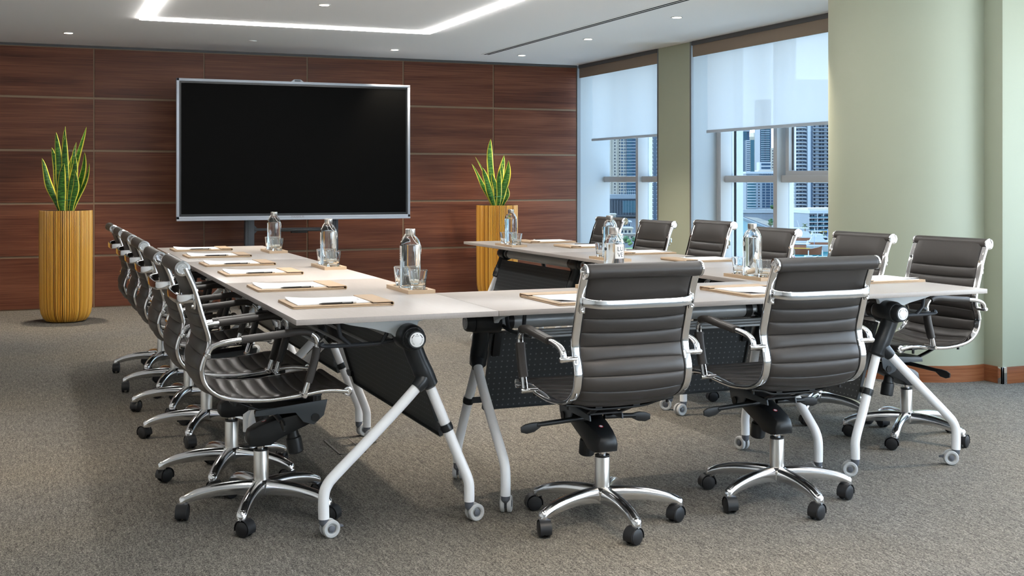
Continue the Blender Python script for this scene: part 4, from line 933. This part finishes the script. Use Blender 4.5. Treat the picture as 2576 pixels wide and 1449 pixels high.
for r_i in range(4):
    y = 540 + r_i*10.6
    b_.part('balcony_slab', WHITEF, b_.box(MB(), 2033, 2130, y+7.4, y+9.2, -2.2, .2)); b_.part('balustrade', TEAL, b_.box(MB(), 2034, 2052, y+4.2, y+7.4, -2.1, -1.9)); b_.part('balustrade', TEAL, b_.box(MB(), 2057, 2128, y+4.2, y+7.4, -2.1, -1.9))
    for p in (2036, 2043, 2057, 2062, 2074, 2080, 2090): b_.part('window', DARKG, b_.box(MB(), p, p+4.6, y, y+7, -.3, .2))
for p in (2053.5, 2070, 2086): b_.part('fin_wall', WHITEF, b_.box(MB(), p, p+2, 534, 604, -1.6, .2))
for p in range(2036, 2098, 9): b_.part('shopfront', DARKG, b_.box(MB(), p, p+5.5, 585, 601, -.4, .2))
b_.part('sign', YEL, b_.box(MB(), 2060, 2096, 581.5, 584, -1.4, -1.0)); b_.part('sign', BLUS, b_.box(MB(), 2050, 2059, 579, 581.5, -1.4, -1.0))
def palm(px, py, h, label, seed):
    p, d = GP(px, py); k = d/F_PX; rng = random.Random(seed); r = empty('palm_tree', p, 0, label, 'palm', 'palms on the promenade'); H_ = h*k
    obj('trunk', MB().tube([(0, 0, 0), (.2, 0, H_*.5), (0, 0, H_*.78)], [.45, .35, .3], 8), TRUNK, r); m = MB()
    for i in range(22):
        a = rng.uniform(0, 6.28); el = rng.uniform(-.5, 1.2); L_ = h*k*.40*rng.uniform(.8, 1.1); vs = []
        for j in range(7):
            t = j/6; q = Vector((math.cos(a)*L_*t*math.cos(el), math.sin(a)*L_*t*math.cos(el), H_*.78+L_*(t*math.sin(el)-.55*t*t))); s_ = Vector((-math.sin(a), math.cos(a), 0))*(.55*k*3*(1-t)*(.4+t)+.05)
            vs += [q-s_+Vector((0, 0, -.25)), q, q+s_+Vector((0, 0, -.25))]
        m.add(vs, [(3*j+c, 3*j+c+1, 3*j+4+c, 3*j+3+c) for j in range(6) for c in (0, 1)])
    obj('crown', m, PALM, r)
for i, a in enumerate([(1988, 582, 30, 'palm at the left end of the promenade before the low grey building'), (2007, 585, 30, 'pale palm before the arched white hall'), (2025, 590, 30, 'dark palm between the arched hall and the terrace block'), (1937, 577, 22, 'palm on the quay by the bridge'), (2044, 599, 18, 'small palm before the terrace block shopfronts'), (2069, 606, 20, 'small palm near the yellow shop sign')]): palm(*a, 50+i)
# boats
def boat(px, py, L_, W_, rz, kind, label):
    p, d = GP(px, py, WZ); b = empty('yacht' if kind == 'y' else ('dhow' if kind == 'd' else 'small_boat'), p, R(rz), label, 'boat', 'boats moored at the jetty')
    hull = MB(); secs = [(-.5, .75, 0), (-.3, .95, 0), (0, 1, .05), (.25, .85, .2), (.42, .4, .5), (.5, .03, .75)]; vs = []; hh = L_*.13
    for t, w, up in secs:
        vs += [(t*L_, -w*W_/2, hh*(1+up)), (t*L_*.95, -w*W_*.30, 0), (t*L_*.95, w*W_*.30, 0), (t*L_, w*W_/2, hh*(1+up))]
    hull._skin(vs, len(secs), 4); obj('hull', hull, HULLB if kind == 'd' else HULLW, b)
    if kind == 'y':
        obj('cabin', MB().prism([(-.42*L_, hh), (.22*L_, hh), (.10*L_, hh*1.9), (-.38*L_, hh*1.9)], 'y', -W_*.36, W_*.36), HULLW, b); obj('cabin_glass', MB().box(-.36*L_, .10*L_, -W_*.37, W_*.37, hh*1.25, hh*1.65), HULLB if L_ > 25 else DARKG, b)
        obj('flybridge', MB().prism([(-.34*L_, hh*1.9), (.02*L_, hh*1.9), (-.06*L_, hh*2.5), (-.30*L_, hh*2.5)], 'y', -W_*.30, W_*.30), HULLW, b); obj('hardtop', MB().box(-.30*L_, -.04*L_, -W_*.30, W_*.30, hh*2.9, hh*3.0).box(-.29*L_, -.27*L_, -W_*.28, W_*.28, hh*2.4, hh*2.95), HULLW, b); obj('mast', MB().cyl((-.2*L_, 0, hh*3), (-.24*L_, 0, hh*4), .12, n=6), HULLW, b)
    elif kind == 'd':
        obj('deckhouse', MB().box(-.42*L_, .1*L_, -W_*.36, W_*.36, hh, hh*1.9), HULLB, b); obj('awning', MB().box(-.45*L_, .2*L_, -W_*.4, W_*.4, hh*2.1, hh*2.2), ROOFT, b); obj('railing', MB().box(-.44*L_, .2*L_, -W_*.42, -W_*.41, hh*1.2, hh*1.35), YEL, b); obj('flagpole', MB().cyl((.3*L_, 0, hh), (.3*L_, 0, hh*4.2), .12, n=6), HULLW, b); obj('flag', MB().box(.3*L_, .3*L_+.1, -.7, .7, hh*2, hh*3.8), BLUS, b)
    else: obj('cabin', MB().box(-.2*L_, .15*L_, -W_*.3, W_*.3, hh, hh*1.8), HULLW, b)
boat(2040, 628, 34, 8, -32, 'y', 'large white motor yacht moored off the promenade'); boat(2018, 640, 22, 6.5, -40, 'd', 'brown timber dhow in front of the white yacht'); boat(2070, 618, 24, 6, -25, 'y', 'white yacht behind the large one, under the terrace block')
boat(2075, 633, 26, 6, -30, 'y', 'white yacht beside the large one, towards the column'); boat(2035, 655, 11, 3.5, -10, 's', 'small white boat by the jetty below the dhow'); boat(2062, 612, 18, 5, -20, 'd', 'small timber boat against the promenade wall')
pj, dj = GP(2045, 649, WZ); j = empty('jetty', pj, R(-14), 'white floating jetty crossing in front of the boats', 'jetty'); obj('deck', MB().box(-14, 26, -1.2, 1.2, .2, .8), HULLW, j)
for i in range(5): obj('pile', MB().cyl((-10+8*i, 1.3, -1), (-10+8*i, 1.3, 4), .3, n=8), HULLW, j)
pj, dj = GP(1994, 654, WZ); j = empty('buoy', pj, 0, 'red buoy near the small boats', 'buoy'); obj('float', MB().lathe([(.1, 0), (1.1, .3), (1.2, 1.2), (.3, 3.2), (.1, 3.6)], 12), REDB, j); obj('collar', MB().lathe([(1.25, .6), (1.25, .9)], 12), HULLW, j)
